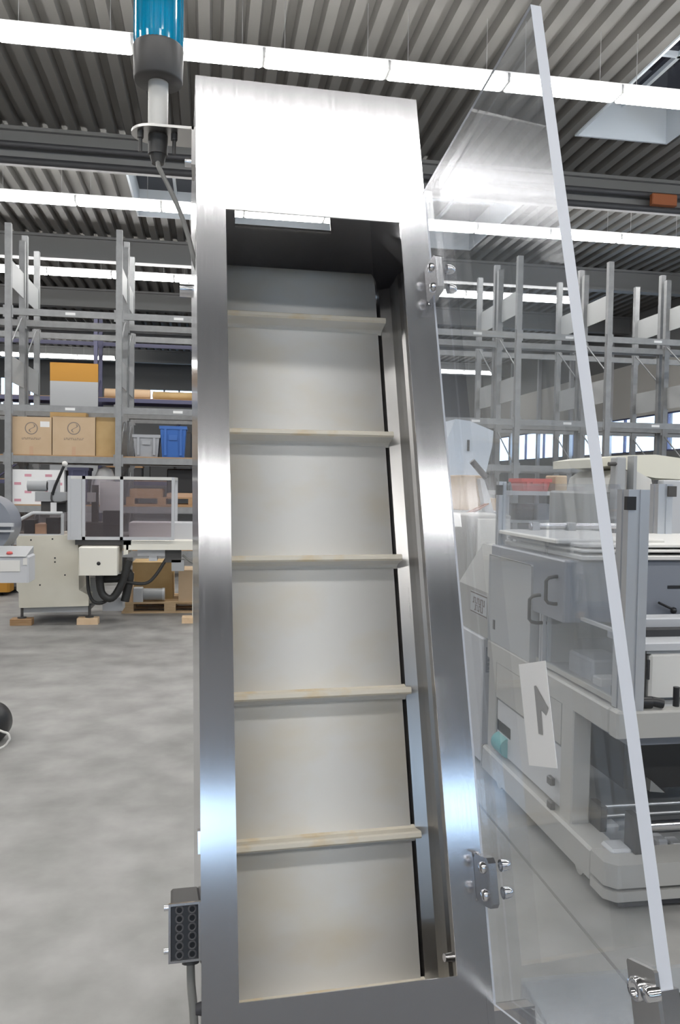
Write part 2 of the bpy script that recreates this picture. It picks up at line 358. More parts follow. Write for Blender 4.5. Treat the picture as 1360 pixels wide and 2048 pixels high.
for Y, _ in ROWS:
    for k in range(-10, 9):
        xc = X00+SEG*(k+0.5)
        if xc-0.75 < XL+0.3 or xc+0.75 > XR-0.3: continue
        seen = in_view([(xc+dx, Y, ZL) for dx in (-0.75, 0, 0.75)])
        pc = px_of((xc, Y, ZL))
        if Y == 34.3 and not (seen and (20 < pc[0] < 245 or 860 < pc[0] < 960)): continue     # the photo shows only these of the far row
        if Y == 20.37 and px_of((xc-0.75, Y, ZL))[0] > 1085: continue                          # this row ends here in the photo
        off = '' if seen else '_offscreen'
        lab = 'white fluorescent ceiling lamp in '+(WORD[Y] if Y in WORD and seen else 'a row further along the hall')
        t_ = thing('ceiling_lamp'+off, lab, 'lamp', (xc, Y, ZL), 'lamps, '+(WORD[Y] if Y in WORD and seen else 'rows further along the hall'))
        if proto is None:
            t_['_local'] = 1
            parts = [d_.build('diffuser'+off, 'lamp', t_), b_.build('housing', 'lampbody', t_), h_.build('hanger', 'lampbody', t_)]; proto = t_; parts[2].location = (-0.5, 0, 0); clone(parts[2], t_, (0.5, 0, 0))
        else:
            clone(parts[0], t_).name = 'diffuser'+off; clone(parts[1], t_)
            clone(parts[2], t_, (-0.5, 0, 0)); clone(parts[2], t_, (0.5, 0, 0))
#@@STRUCT_END
# ================================================================== the inclined conveyor
K = 0.78                                     # real size of the fitted housing: 0.30 m wide
CU_ = np.array([0.99897923, 0.04471264, 0.00642446]); CV_ = np.array([-0.01883453, 0.28302303, 0.95892816])
CU_ /= np.linalg.norm(CU_); CV_ -= CU_*np.dot(CU_, CV_); CV_ /= np.linalg.norm(CV_); CN_ = np.cross(CU_, CV_)   # CN_ faces the viewer
TL = CO+(np.array([-0.02829993, 1.37627116, 2.37397102])-CO)*K
W = 0.38*K; OL, OR_, OT, OB = 0.04457*K, 0.33434*K, 0.2485*K, 1.38817*K
LT = 2.10; DH = 0.27                         # length of the housing, depth of the housing
base = TL-CV_*LT
conv = bpy.data.objects.new('cleated_belt_conveyor', None); col.objects.link(conv); conv['_local'] = 1
tag(conv, 'tall stainless steel inclined conveyor with cream cleated belt and open clear door', 'conveyor')
mm = Matrix.Identity(4)
for i in range(3): mm[i][0], mm[i][1], mm[i][2], mm[i][3] = CU_[i], -CN_[i], CV_[i], base[i]
conv.matrix_world = mm
def cpx(x, y, dep=0.0):                       # pixel -> (s, z_local) on the plane lying dep behind the face
    p0 = TL-CN_*dep; p = on_plane(x, y, CN_, float(np.dot(CN_, p0)))-base
    return float(np.dot(p, CU_)), float(np.dot(p, CV_))
def cl(p): q = np.asarray(p)-base; return (float(q@CU_), float(-(q@CN_)), float(q@CV_))      # world -> conveyor local
ZO1, ZO0 = LT-OT, LT-OB
th = 0.002
fp = MB()                                     # folded front sheet with the opening
fp.box(0, W, 0, th, ZO1, LT); fp.box(0, W, 0, th, 0, ZO0); fp.box(0, OL, 0, th, ZO0, ZO1); fp.box(OR_, W, 0, th, ZO0, ZO1)
for a, b in ((0.0055, 0.0062), (W-0.0062, W-0.0055)): fp.box(a, b, -0.0004, 0.0005, 0, LT-0.004)   # bend line
fp.build('front_panel', 'steel', conv)
for nm, a in (('side_panel', -0.0015), ('side_panel', W)):
    MB().box(a, a+0.0015, 0.0, DH, 0, LT).build(nm, 'steel', conv)
MB().box(-0.0015, W+0.0015, 0.0, DH, LT, LT+0.0015).build('top_panel', 'steel', conv)
s0, zz0 = cpx(470, 453, DH); s1, zz1 = cpx(661, 466, DH); zt_ = cpx(560, 380, DH)[1]; zb_ = (zz0+zz1)/2
bk = MB(); bk.box(0, W, DH-th, DH, 0, zb_); bk.box(0, W, DH-th, DH, zt_, LT); bk.box(0, s0, DH-th, DH, zb_, zt_); bk.box(s1, W, DH-th, DH, zb_, zt_)
bk.box(s0, s1, DH-0.006, DH-th, zb_-0.002, zb_+0.001)
bk.build('back_panel', 'steel_in', conv)
# belt loop: front run, top bend, back run
BD, RR, TB = 0.165, 0.040, 0.004
bs0 = 0.026; bs1 = cpx(778, 1000, BD)[0]
ztop = cpx(600, 547, BD+RR)[1]-RR            # axis of the head drum
zbot = 0.10
path = [(BD, zbot)]+[(BD, zbot+(ztop-zbot)*i/12) for i in range(1, 13)]
path += [(BD+RR-RR*math.cos(t), ztop+RR*math.sin(t)) for t in [math.pi*i/16 for i in range(1, 16)]]
path += [(BD+2*RR, ztop), (BD+2*RR, zbot)]
path += [(BD+RR+RR*math.cos(t), zbot-RR*math.sin(t)) for t in [math.pi*i/10 for i in range(1, 10)]]
bl = MB(); n = len(path); inn = []
for i, (y, z) in enumerate(path):
    y0, z0 = path[i-1]; y1, z1 = path[(i+1) % n]; dx, dz = y1-y0, z1-z0; L = math.hypot(dx, dz); inn.append((y+dz/L*TB, z-dx/L*TB))
vs = [(bs0, *p) for p in path]+[(bs1, *p) for p in path]+[(bs0, *p) for p in inn]+[(bs1, *p) for p in inn]
fs = []
for i in range(n):
    j = (i+1) % n; fs += [(i, j, j+n, i+n), (i+2*n, i+3*n, j+3*n, j+2*n), (i, i+2*n, j+2*n, j), (i+n, j+n, j+3*n, i+3*n)]
bl.add(vs, fs, 0, True)
belt = bl.build('belt', 'belt', conv)
for p in belt.data.polygons: p.use_smooth = True
MB().cyl((bs0-0.004, BD+RR, ztop), (bs1+0.004, BD+RR, ztop), RR-TB-0.0005, n=28).build('head_drum', 'steel_in', conv)
MB().cyl((bs0-0.004, BD+RR, zbot), (bs1+0.004, BD+RR, zbot), RR-TB-0.0005, n=28).build('tail_drum', 'steel_in', conv)
MB().cyl((-0.02, BD+RR, ztop), (W+0.02, BD+RR, ztop), 0.010, n=14).build('drum_shaft', 'chrome', conv)
# cleats
ct = [cpx(610, y, BD-0.025)[1] for y in (629, 869, 1117, 1386, 1683)]
pitch = (ct[0]-ct[-1])/4; ct = [ct[0]-pitch*i*1.0 for i in range(0, 9)]
def cleat_prof(z):
    p = [(BD+0.001, z+0.006), (BD-0.003, z+0.0022), (BD-0.025, z+0.0012), (BD-0.0275, z-0.0008), (BD-0.0275, z-0.0055), (BD-0.025, z-0.0075), (BD-0.004, z-0.0085), (BD-0.0012, z-0.0105), (BD+0.001, z-0.014)]
    return p
pr = None
for i, z in enumerate(ct):
    if z < zbot: continue
    if pr is None:
        mb = MB().prism(cleat_prof(0), 'x', bs0+0.004, bs1+0.0055); mb.mi = [1]*len(mb.f)
        for q in (2, 3, 4, 5, 6): mb.mi[q] = 0
        c = mb.build('cleat', ['cleat', 'belt'], conv); pr = c; c.location = (0, 0, z)
    else: clone(pr, conv, (0, 0, z))
# side guides either side of the belt
def guide(sgn, sA, sW):
    w_ = abs(sW-sA)
    pf = [(0, BD+0.014), (0.002, BD-0.002), (w_*0.75, BD-0.010), (w_*0.82, BD-0.030), (w_*0.82, BD-0.048), (w_, BD-0.052), (w_, 0.012)]
    mb = MB(); t = 0.0012
    P = [(sA+sgn*a, y) for a, y in pf]; Q = [(sA+sgn*(a+t), y+t) for a, y in pf]
    mb.prism(P+Q[::-1], 'z', 0.02, ztop-0.005)
    return mb.build('side_guide', 'steel_in', conv)
guide(1, bs1+0.003, W-0.003); guide(-1, bs0-0.003, 0.003)
s_, z_ = cpx(878, 1912, BD-0.05)
MB().cyl((W-0.004, BD-0.06, z_), (W-0.016, BD-0.062, z_+0.001), 0.0055, 0.0045, n=12).build('guide_bolt', 'chrome', conv)
# feet that carry the conveyor
def pt(s, y, z): return base+CU_*s-CN_*y+CV_*z
for s in (0.02, W-0.02):
    for y, zz in ((0.02, 0.05), (DH-0.02, 0.62)):
        a = pt(s, y, zz); mb = MB(); mb.cyl(cl(a), cl((a[0], a[1]+(0.45 if y > 0.1 else -0.0), 0.02)), 0.018, n=12)
        mb.cyl(cl((a[0], a[1]+(0.45 if y > 0.1 else -0.0), 0.02)), cl((a[0], a[1]+(0.45 if y > 0.1 else 0.0), 0.0)), 0.035, n=16)
        mb.build('leg', 'steel', conv)

# ---- clear acrylic door, swung open on the right edge
TH = math.radians(86.5); DWd = 0.37825*K; DT = 0.0116; DE = DT
dd = math.cos(TH)*CU_+math.sin(TH)*CN_; dn = np.cross(dd, CV_)      # dn points away from the opening side
if dn[0] < 0: dn = -dn
HO = TL+CU_*(W+0.00174*K)
def dp(a, t, off=0.0): return cl(HO+dd*a-CV_*t+dn*off)               # on the door: a outwards, t downwards
def dpx(x, y):
    p = on_plane(x, y, dn, float(np.dot(dn, HO)))-HO; return float(p@dd), float(-(p@CV_))
poly = [(0.0, 0.1815*K), (DWd, 0.1815*K), (DWd, 1.430*K), (0.0, 1.4275*K)]
mb = MB(); q = [dp(a, t, 0) for a, t in poly]+[dp(a, t, DT) for a, t in poly]
q += [dp(a, t, 0.0026) for a, t in poly]           # painted highlight line along the inner edge; the outer edge is sawn all over
mb.add(q, [(0, 3, 2, 1), (4, 5, 6, 7)], 0); mb.add(q, [(1, 2, 6, 5)], 1); mb.add(q, [(0, 1, 9, 8), (2, 3, 11, 10), (3, 0, 8, 11)], 1); mb.add(q, [(8, 9, 5, 4), (10, 11, 7, 6), (11, 8, 4, 7)], 0)
door = mb.build('door', ['acrylic', 'frost_and_highlight'], conv); door['label'] = 'clear acrylic door with frosted sawn outer edge and painted highlight lines'
def slab(name, c, ha, ht, o0, o1, ma, cut=0.25):      # small plate lying on the door around (a,t)
    a, t = c; k = cut*min(ha, ht)
    pl = [(a-ha+k, t-ht), (a+ha-k, t-ht), (a+ha, t-ht+k), (a+ha, t+ht-k), (a+ha-k, t+ht), (a-ha+k, t+ht), (a-ha, t+ht-k), (a-ha, t-ht+k)]
    n = 8; vs = [dp(x, y, o0) for x, y in pl]+[dp(x, y, o1) for x, y in pl]
    return MB().add(vs, [tuple(range(n)), tuple(range(2*n-1, n-1, -1))]+[(i, (i+1) % n, (i+1) % n+n, i+n) for i in range(n)]).build(name, ma, door)
for (ya, yb, xa) in ((512, 582, 884), (1712, 1812, 985)):
    c0 = dpx(xa-4, ya); c1 = dpx(xa+4, yb); tm = (c0[1]+c1[1])/2; hh = abs(c1[1]-c0[1])/2
    slab('hinge', (0.019, tm), 0.019, hh, -0.009, -0.0006, 'steel')
    hl = MB(); hl.cyl(dp(-0.003, tm-hh, -0.004), dp(-0.003, tm+hh, -0.004), 0.0038, n=14); hl.build('hinge_pin', 'chrome', door)
    for dt in (-0.55, 0.55):
        MB().lathe([(0.0, -0.013), (0.004, -0.0125), (0.0058, -0.011), (0.0062, -0.0088), (0.0062, -0.0085)], dp(0.022, tm+dt*hh, 0), 16, ax=Vector(dp(0, 0, 1))-Vector(dp(0, 0, 0))).build('hinge_bolt', 'chrome', door)
        MB().lathe([(0.0062, DT), (0.0062, DT+0.005), (0.0052, DT+0.009), (0.0028, DT+0.0115), (0.0, DT+0.012)], dp(0.022, tm+dt*hh, 0), 16, ax=Vector(dp(0, 0, 1))-Vector(dp(0, 0, 0))).build('cap_nut', 'chrome', door)
# number label on the outer face, read from behind
la0, lt0 = dpx(1040, 1326); la1, lt1 = dpx(1114, 1536)
la0, la1, lt0, lt1 = 0.169*K, 0.2365*K, 0.9915*K, 1.1138*K
mb = MB(); vs = [dp(a, t, -0.0006) for a, t in ((la0, lt0), (la1, lt0), (la1, lt1), (la0, lt1))]+[dp(a, t, -0.0001) for a, t in ((la0, lt0), (la1, lt0), (la1, lt1), (la0, lt1))]
mb.add(vs, [(0, 1, 2, 3), (7, 6, 5, 4), (0, 4, 5, 1), (1, 5, 6, 2), (2, 6, 7, 3), (3, 7, 4, 0)], 0)
dig = [dpx(x, y) for x, y in ((1070, 1372), (1074, 1371), (1099, 1416), (1094, 1431), (1084, 1420), (1088, 1470), (1079, 1467))]
mb.add([dp(a, t, -0.0011) for a, t in dig], [tuple(range(len(dig)))], 1)
lb = mb.build('number_label', ['white', 'ink'], door); lb['label'] = 'white label with a grey figure 1 seen from behind'
# latch bracket at the lower outer corner
c = dpx(1303, 1990)
slab('latch_plate', (c[0]-0.004, c[1]+0.012), 0.017, 0.032, -0.004, -0.0006, 'steel_in', 0.1)
axd = Vector(dp(0, 0, 1))-Vector(dp(0, 0, 0))
e = dpx(1288, 1975); MB().lathe([(0.0, -0.006), (0.004, -0.006), (0.0045, -0.009), (0.0082, -0.009), (0.0088, -0.004)], dp(*e, 0), 20, ax=axd).build('latch_bolt', 'chrome', door)
e = dpx(1318, 1985); MB().lathe([(0.0, -0.012), (0.005, -0.012), (0.006, -0.009), (0.006, -0.002)], dp(*e, 0), 16, ax=axd).build('latch_bolt', 'chrome', door)
mb = MB(); q = [dp(DWd-0.004, c[1]-0.006, -0.003), dp(DWd+0.002, c[1]-0.006, -0.003), dp(DWd+0.002, c[1]+0.05, -0.003), dp(DWd-0.004, c[1]+0.05, -0.003)]
q += [dp(DWd-0.004, c[1]-0.006, DE+0.003), dp(DWd+0.002, c[1]-0.006, DE+0.003), dp(DWd+0.002, c[1]+0.05, DE+0.003), dp(DWd-0.004, c[1]+0.05, DE+0.003)]
mb.add(q, [(0, 3, 2, 1), (4, 5, 6, 7), (0, 1, 5, 4), (1, 2, 6, 5), (2, 3, 7, 6), (3, 0, 4, 7)]); mb.build('latch_clip', 'chrome', door)
kb = dp(DWd-0.010, c[1]+0.016, DT+0.004)
MB().lathe([(0.0, 0.030), (0.010, 0.030), (0.0155, 0.026), (0.0165, 0.018), (0.013, 0.010), (0.006, 0.006), (0.006, -0.001)], kb, 20, ax=axd).build('latch_knob', 'black', door)

# ---- feed hopper cover beside the foot of the conveyor
hz = 0.93; p0 = at_Z(1045, 1962, hz); p1 = at_Z(1275, 1930, hz)
hx0, hx1, hy1 = p0[0], p0[0]+0.42, (p0[1]+p1[1])/2; hy0 = hy1-0.55
hp = thing('feed_hopper', 'clear acrylic hopper cover beside the conveyor foot', 'hopper', ((hx0+hx1)/2, (hy0+hy1)/2, 0))
mb = MB(); t = 0.006
mb.prism([(hy0, hz-t-0.045), (hy1, hz-t), (hy1, hz), (hy0, hz-0.045)], 'x', hx0, hx1); mb.prism([(hy1-t, hz-0.35), (hy1, hz-0.35), (hy1, hz-t), (hy1-t, hz-t-0.0006)], 'x', hx0, hx1); [mb.prism([(hy0, hz-0.35), (hy1-t, hz-0.35), (hy1-t, hz-t), (hy0, hz-t-0.045)], 'x', a, a+t) for a in (hx0, hx1-t)]
mb.build('clear_cover', 'acrylic', hp)
MB().prism([(hx0-0.01, hz-0.35), (hx1+0.01, hz-0.35), (hx1-0.1, hz-0.62), (hx0+0.1, hz-0.62)], 'y', hy0+0.02, hy1+0.005).build('hopper_body', 'steel', hp)
for xx in (hx0+0.02, hx1-0.02):
    for yy in (hy0+0.04, hy1-0.02): MB().box(xx-0.015, xx+0.015, yy-0.015, yy+0.015, 0, hz-0.35).build('leg', 'steel', hp)
# flange on the conveyor's lower right edge (seen white under the door corner)
a0 = cl(CO+ray(987, 2005)*(np.linalg.norm(np.array(HO)-CO)*0.0+0.94)); sB, zB = cpx(990, 2000, 0.03)
mb = MB(); fl_s = W+0.0015
mb.prism([(fl_s, 0.02), (fl_s+0.045, 0.02), (fl_s+0.045, 0.0225), (fl_s, 0.0225)], 'z', zB-0.30, zB); mb.box(fl_s+0.043, fl_s+0.045, 0.0, 0.02, zB-0.30, zB-0.004)
mb.box(fl_s, fl_s+0.045, 0.0, 0.0225, zB-0.002, zB); mb.build('side_flange', 'chrome', conv)

# ================================================================== signal lamp on the hood's left side
LD = 0.06                                    # the lamp axis stands this far behind the face
def lw(x, y): s, z = cpx(x, y, LD); return pt(s, LD, z)
A = lw(316, 262); B = lw(315, 171); rad = abs(cpx(362, 120, LD)[0]-cpx(263, 120, LD)[0])/2
hh = B[2]-A[2]; ax_x, ax_y = A[0], A[1]
def zat(y): # height of the lamp axis seen at pixel row y
    p = on_plane(315, y, np.array([0, 1.0, 0]), ax_y); return float(p[2])
zA, zB1, zB2, zC = A[2], zat(166), zat(98), zat(-14)
R_ = rad
sl = MB().lathe([(0.0, zB1), (R_*0.93, zB1), (R_*0.97, zB1+0.003), (R_, zB2), (R_*0.97, zB2+0.002), (0.0, zB2+0.002)], (ax_x, ax_y, 0), 40).build('signal_lamp', 'grey_dark')
sl.parent = conv; sl.matrix_parent_inverse = mm.inverted(); sl['label'] = 'blue signal beacon on a white tube bracketed to the hood'
ln = MB(); nb = 72; prof = [(R_*0.975, zB2-0.001), (R_*0.985, zB2+0.01), (R_*0.985, zC-0.004), (R_*0.9, zC), (0.0, zC+0.004)]
vs = []
for r, h in prof:
    for k in range(nb):
        t = 2*math.pi*k/nb; rr = r*(1.0 if k % 2 else 0.985); vs.append((ax_x+rr*math.cos(t), ax_y+rr*math.sin(t), h))
ln.add(vs, [(i*nb+k, i*nb+(k+1) % nb, (i+1)*nb+(k+1) % nb, (i+1)*nb+k) for i in range(len(prof)-1) for k in range(nb)], 0, False)
ln.build('lens', 'lens', sl)
MB().lathe([(R_*0.45, zB2), (R_*0.42, zC-0.03), (R_*0.2, zC-0.012), (0, zC-0.01)], (ax_x, ax_y, 0), 20).build('bulb', 'bulb', sl)
MB().cyl((ax_x, ax_y, zC), (ax_x, ax_y, zC+0.012), R_*0.99, R_*0.93, 40).build('cap', 'black', sl)
pr_ = abs(cpx(337, 220, LD)[0]-cpx(297, 220, LD)[0])/2
MB().cyl((ax_x, ax_y, zA-0.004), (ax_x, ax_y, zB1+0.002), pr_, n=28).build('tube', 'white_paint', sl)
# bracket: round-ended plate, leg turned down to the housing side
sx = pt(-0.0015, LD, 0)[0]; wallx = float(pt(-0.0015, LD, cl((ax_x, ax_y, zA))[2])[0]); pw = 0.030
bk_ = MB(); pl = [(wallx, ax_y-pw), (wallx, ax_y+pw)]+[(ax_x-0.005+pw*math.cos(t), ax_y+pw*math.sin(t)) for t in [math.pi/2+math.pi*i/14 for i in range(15)]]
bk_.prism(pl, 'z', zA-0.0065, zA-0.003); bk_.box(wallx-0.003, wallx+0.002, ax_y-pw, ax_y+pw, zA-0.052, zA-0.003)
bk_.build('bracket', 'steel_in', sl)
for dx, dy in ((-0.022, -0.012), (0.022, -0.012)):
    mb = MB(); mb.cyl((ax_x+dx, ax_y+dy, zA-0.006), (ax_x+dx, ax_y+dy, zA-0.016), 0.0045, n=6); mb.cyl((ax_x+dx, ax_y+dy, zA-0.016), (ax_x+dx, ax_y+dy, zA-0.034), 0.0025, n=8); mb.build('mounting_screw', 'grey_dark', sl)
MB().cyl((wallx-0.003, ax_y-0.01, zA-0.043), (wallx-0.012, ax_y-0.01, zA-0.043), 0.006, n=6).build('bracket_bolt', 'chrome', sl)
mb = MB(); mb.cyl((ax_x, ax_y, zA-0.006), (ax_x, ax_y, zA-0.032), 0.013, n=18); mb.cyl((ax_x, ax_y, zA-0.032), (ax_x, ax_y, zA-0.044), 0.011, 0.008, n=18)
mb.build('cable_gland', 'grey_dark', sl)
pts = [(ax_x, ax_y, zA-0.04)]+[tuple(lw(x, y)) for x, y in ((318, 335), (333, 365), (350, 400), (366, 440), (380, 485), (390, 525))]
pts.append(tuple(np.array(lw(397, 560))+np.array([0.004, 0.02, 0])))
MB().tube(pts, 0.0032, 8, smooth=5).build('cable', 'cable', sl)

# ================================================================== switch box on the housing's left side
BDp = 0.015
s1b, zt = cpx(403, 1803, BDp); s0b, _ = cpx(337, 1803, BDp); zb = cpx(370, 1925, BDp)[1]
s1b = -0.0015
wS, hS = s1b-s0b, zt-zb; dS = 0.085
sb = MB().cbox(0.002, wS+0.0005, 0.004, dS, 0.001, hS-0.001, 0.0022).build('switch_box', 'grey_dark', conv)
sb.location = (s0b, BDp, zb); sb['label'] = 'black plastic switch box with two columns of holes'
r = 0.0022; mb = MB(); mb.box(0, wS, 0, 0.006, 0, r); mb.box(0, wS, 0, 0.006, hS-r, hS); mb.box(0, r, 0, 0.006, r, hS-r); mb.box(wS-r, wS, 0, 0.006, r, hS-r); mb.build('cover_rim', 'chrome', sb)
mb = MB(); pz = [hS*(0.12+0.152*i) for i in range(6)]
mb.cbox(r, wS-r, 0.0015, 0.005, r, hS-r, 0.0006); mb.build('cover_plate', 'black', sb)
for cx_ in (0.34, 0.74):
    for z in pz:
        mb = MB().lathe([(0.0027, 0.0006), (0.0033, 0.0), (0.0045, 0.0), (0.0045, 0.0012)], (wS*cx_, 0.0009, z), 14, ax=(0, 1, 0)); mb.lathe([(0.0, 0.0006), (0.0027, 0.0006)], (wS*cx_, 0.0009, z), 14, 1, (0, 1, 0)); mb.build('contact_hole', ['pipe', 'black'], sb)
for z in (hS*0.93, hS*0.2): MB().cyl((-0.0045, 0.004, z), (0.001, 0.004, z), 0.0028, n=8).build('screw', 'chrome', sb)
mb = MB(); mb.cyl((wS*0.7, 0.03, 0.002), (wS*0.7, 0.03, -0.009), 0.009, n=12); mb.build('cable_gland', 'grey_dark', sb)
MB().tube([(wS*0.70, 0.03, -0.005), (wS*0.72, 0.03, -0.03), (wS*0.80, 0.03, -0.06), (wS*0.83, 0.03, -0.12), (wS*0.83, 0.03, -0.3), (wS*0.9, 0.05, -0.5)], 0.0045, 8, smooth=4).build('cable', 'cable', sb)
s_, z_ = cpx(400, 2019, 0.01); MB().cyl((-0.001, 0.012, z_), (-0.007, 0.012, z_), 0.0065, 0.005, n=12).build('rubber_plug', 'rubber', conv)
s_, z_ = cpx(398, 1685, 0.01); MB().box(-0.004, -0.001, 0.008, 0.03, z_-0.011, z_+0.011).build('side_tab', 'chrome', conv)
#@@CONV_END
# ================================================================== pallet racks across the hall
PG = 1.78; PX = [-1.545+PG*k for k in range(-3, 8)]
LV = [0.42, 1.18, 2.02, 2.87, 4.46]
def rack(name, label, ya, yb, levels, ztop, ma='rack', xs=PX, panels=True):
    r = thing(name, label, 'rack', ((xs[0]+xs[-1])/2, (ya+yb)/2, 0))
    o = Vector(r['_o'])
    def U(x, y):      # upright: C-section with slot dimples
        mb = MB(); t = 0.012; mb.box(-0.05, 0.05, -0.05, -0.05+t, 0, ztop); mb.box(-0.05, -0.05+t, -0.05+t, 0.05, 0, ztop); mb.box(0.05-t, 0.05, -0.05+t, 0.05, 0, ztop)
        mb.box(-0.07, 0.07, -0.07, 0.07, 0, 0.008)
        return mb
    r['_local'] = 1
    up = U(0, 0).build('upright', ma, r); up.location = Vector((xs[0], ya, 0))-o; first = True
    for x in xs:
        for y in (ya, yb):
            if first: first = False; continue
            clone(up, r, Vector((x, y, 0))-o)
    w_ = xs[1]-xs[0]-0.10
    mb = MB(); mb.box(-w_/2, w_/2, -0.025, 0.025, -0.055, 0.055); mb.box(-w_/2, -w_/2+0.03, -0.03, -0.025, -0.10, 0.10); mb.box(w_/2-0.03, w_/2, -0.03, -0.025, -0.10, 0.10)
    bm0 = mb.build('shelf_beam', ma, r); first = True; bm0.location = Vector(((xs[0]+xs[1])/2, ya, levels[0]))-o
    lab = MB().box(-0.08, 0.08, -0.002, 0, -0.022, 0.022).build('shelf_tag', 'white', r); lab.location = Vector(((xs[0]+xs[1])/2+0.1, ya-0.026, levels[-1]))-o; fl_ = True
    for i in range(len(xs)-1):
        xm = (xs[i]+xs[i+1])/2
        for z in levels:
            for y in (ya, yb):
                if first: first = False; continue
                clone(bm0, r, Vector((xm, y, z))-o)
            if z > 2.5 and i and ma == 'rack': clone(lab, r, Vector((xm+0.1, ya-0.026, z))-o)
    dpt = yb-ya-0.1
    if panels:
        pn = MB().box(-0.006, 0.006, -dpt/2, dpt/2, -0.22, 0.22).build('end_panel', 'rackpanel', r); first = True
        for x in xs:
            for z in (5.10, 3.52):
                loc = Vector((x+0.03, (ya+yb)/2, z))-o
                if first: pn.location = loc; first = False
                else: clone(pn, r, loc)
    br = MB(); br.cyl((0, -dpt/2-0.02, -0.35), (0, dpt/2+0.02, 0.35), 0.014, n=6); b0 = br.build('brace', ma, r); first = True
    for x in xs:
        for z in (0.7, 1.5, 2.4, 4.2):
            loc = Vector((x, (ya+yb)/2, z))-o
            if first: b0.location = loc; first = False
            else: clone(b0, r, loc)
    return r, o
RY = 14.05
rA, oA = rack('pallet_rack', 'long grey pallet rack with cartons and a blue crate on its shelves', RY, RY+1.0, LV, 5.9)
rB, oB = rack('pallet_rack', 'long grey pallet rack standing back to back behind the carton rack', RY+1.2, RY+2.2, LV[1:], 6.05)
for i in range(0, len(PX)-1):      # chipboard decks on the loaded levels
    for z in LV[:3] if i < 5 else LV[:2]:
        MB().box(PX[i]+0.055-oA[0], PX[i+1]-0.055-oA[0], RY+0.03-oA[1], RY+0.97-oA[1], z+0.055, z+0.075).build('shelf_board', 'wood_dark', rA)
ZS = [z+0.076 for z in LV]
def frontbox(px, Y): return ext(*px, Y)
def carton(px, Y, dep, zb, label, ma='carton', logo=False, lab=False, group=None, tape=True, name='carton'):
    x0, x1, z0, z1 = ext(*px, Y); hgt = z1-z0; z0 = zb; z1 = zb+hgt
    c = thing(name, label, 'carton', ((x0+x1)/2, Y+dep/2, zb), group)
    mb = MB(); mb.box(x0, x1, Y, Y+dep, z0, z1); mb.build('box', ma, c)
    g = 0.004; mb = MB(); mb.box(x0-0.001, x1+0.001, Y-0.001, Y+dep/2-g, z1-0.002, z1+0.004); mb.build('flap', ma, c)
    mb = MB(); mb.box(x0-0.001, x1+0.001, Y+dep/2+g, Y+dep+0.001, z1-0.002, z1+0.004); mb.build('flap', ma, c)
    xm = (x0+x1)/2; w_ = x1-x0
    if tape: MB().box(xm-0.03, xm+0.03, Y-0.0025, Y-0.0005, z0+0.0, z0+hgt*0.22).build('tape_strip', 'tape', c)
    if logo:
        cz = z0+hgt*0.70; R = hgt*0.165; mb = MB(); mb.ring((xm, cz), R*0.86, R, Y-0.003, 28)
        s_ = []
        for i in range(13):      # S stroke
            a = i/12; zz = cz+R*0.62*(1-2*a); xx = xm+R*0.10+R*0.32*math.sin(math.pi*2*(a+0.02))*(1 if a < 0.5 else 1)+R*0.25*(0.5-a)*2*0.8
            s_.append((xx, zz))
        for i in range(12):
            (xa, za), (xb_, zb_2) = s_[i], s_[i+1]; h_w = R*0.09
            mb.add([(xa-h_w, Y-0.003, za), (xa+h_w, Y-0.003, za), (xb_+h_w, Y-0.003, zb_2), (xb_-h_w, Y-0.003, zb_2)], [(0, 1, 2, 3)])
        rr = random.Random(3); xx = xm-w_*0.23      # blurred line of lettering below the ring
        while xx < xm+w_*0.23:
            ww = w_*0.030; mb.box(xx, xx+ww*0.32, Y-0.003, Y-0.001, z0+hgt*0.40, z0+hgt*0.45)
            k = rr.random(); mb.box(xx, xx+ww, Y-0.003, Y-0.001, z0+hgt*(0.40 if k < .5 else 0.44), z0+hgt*(0.412 if k < .5 else 0.452)); xx += ww*1.45
        lg = mb.build('printed_logo', 'print', c); lg['label'] = 'dark printed ring with an S stroke above a line of lettering'
    if lab: MB().box(x0+w_*0.72, x0+w_*0.95, Y-0.003, Y-0.001, z0+hgt*0.74, z0+hgt*0.89).build('paper_label', 'white', c)
    return c
carton((22, 840, 103, 915), RY+0.06, 0.55, ZS[2], 'brown carton with printed ring logo and white paper label on rack shelf', logo=True, lab=True)
carton((105, 838, 190, 915), RY+0.06, 0.55, ZS[2], 'brown carton with printed ring logo and tape, no paper label', logo=True)
carton((192, 838, 231, 915), RY+0.12, 0.6, ZS[2], 'yellowish plain carton beside the rack upright on the shelf', ma='carton2', tape=False)
carton((100, 828, 172, 915), RY+0.66, 0.28, ZS[2], 'plain carton behind the carton with printed ring and tape', ma='carton2', tape=False)
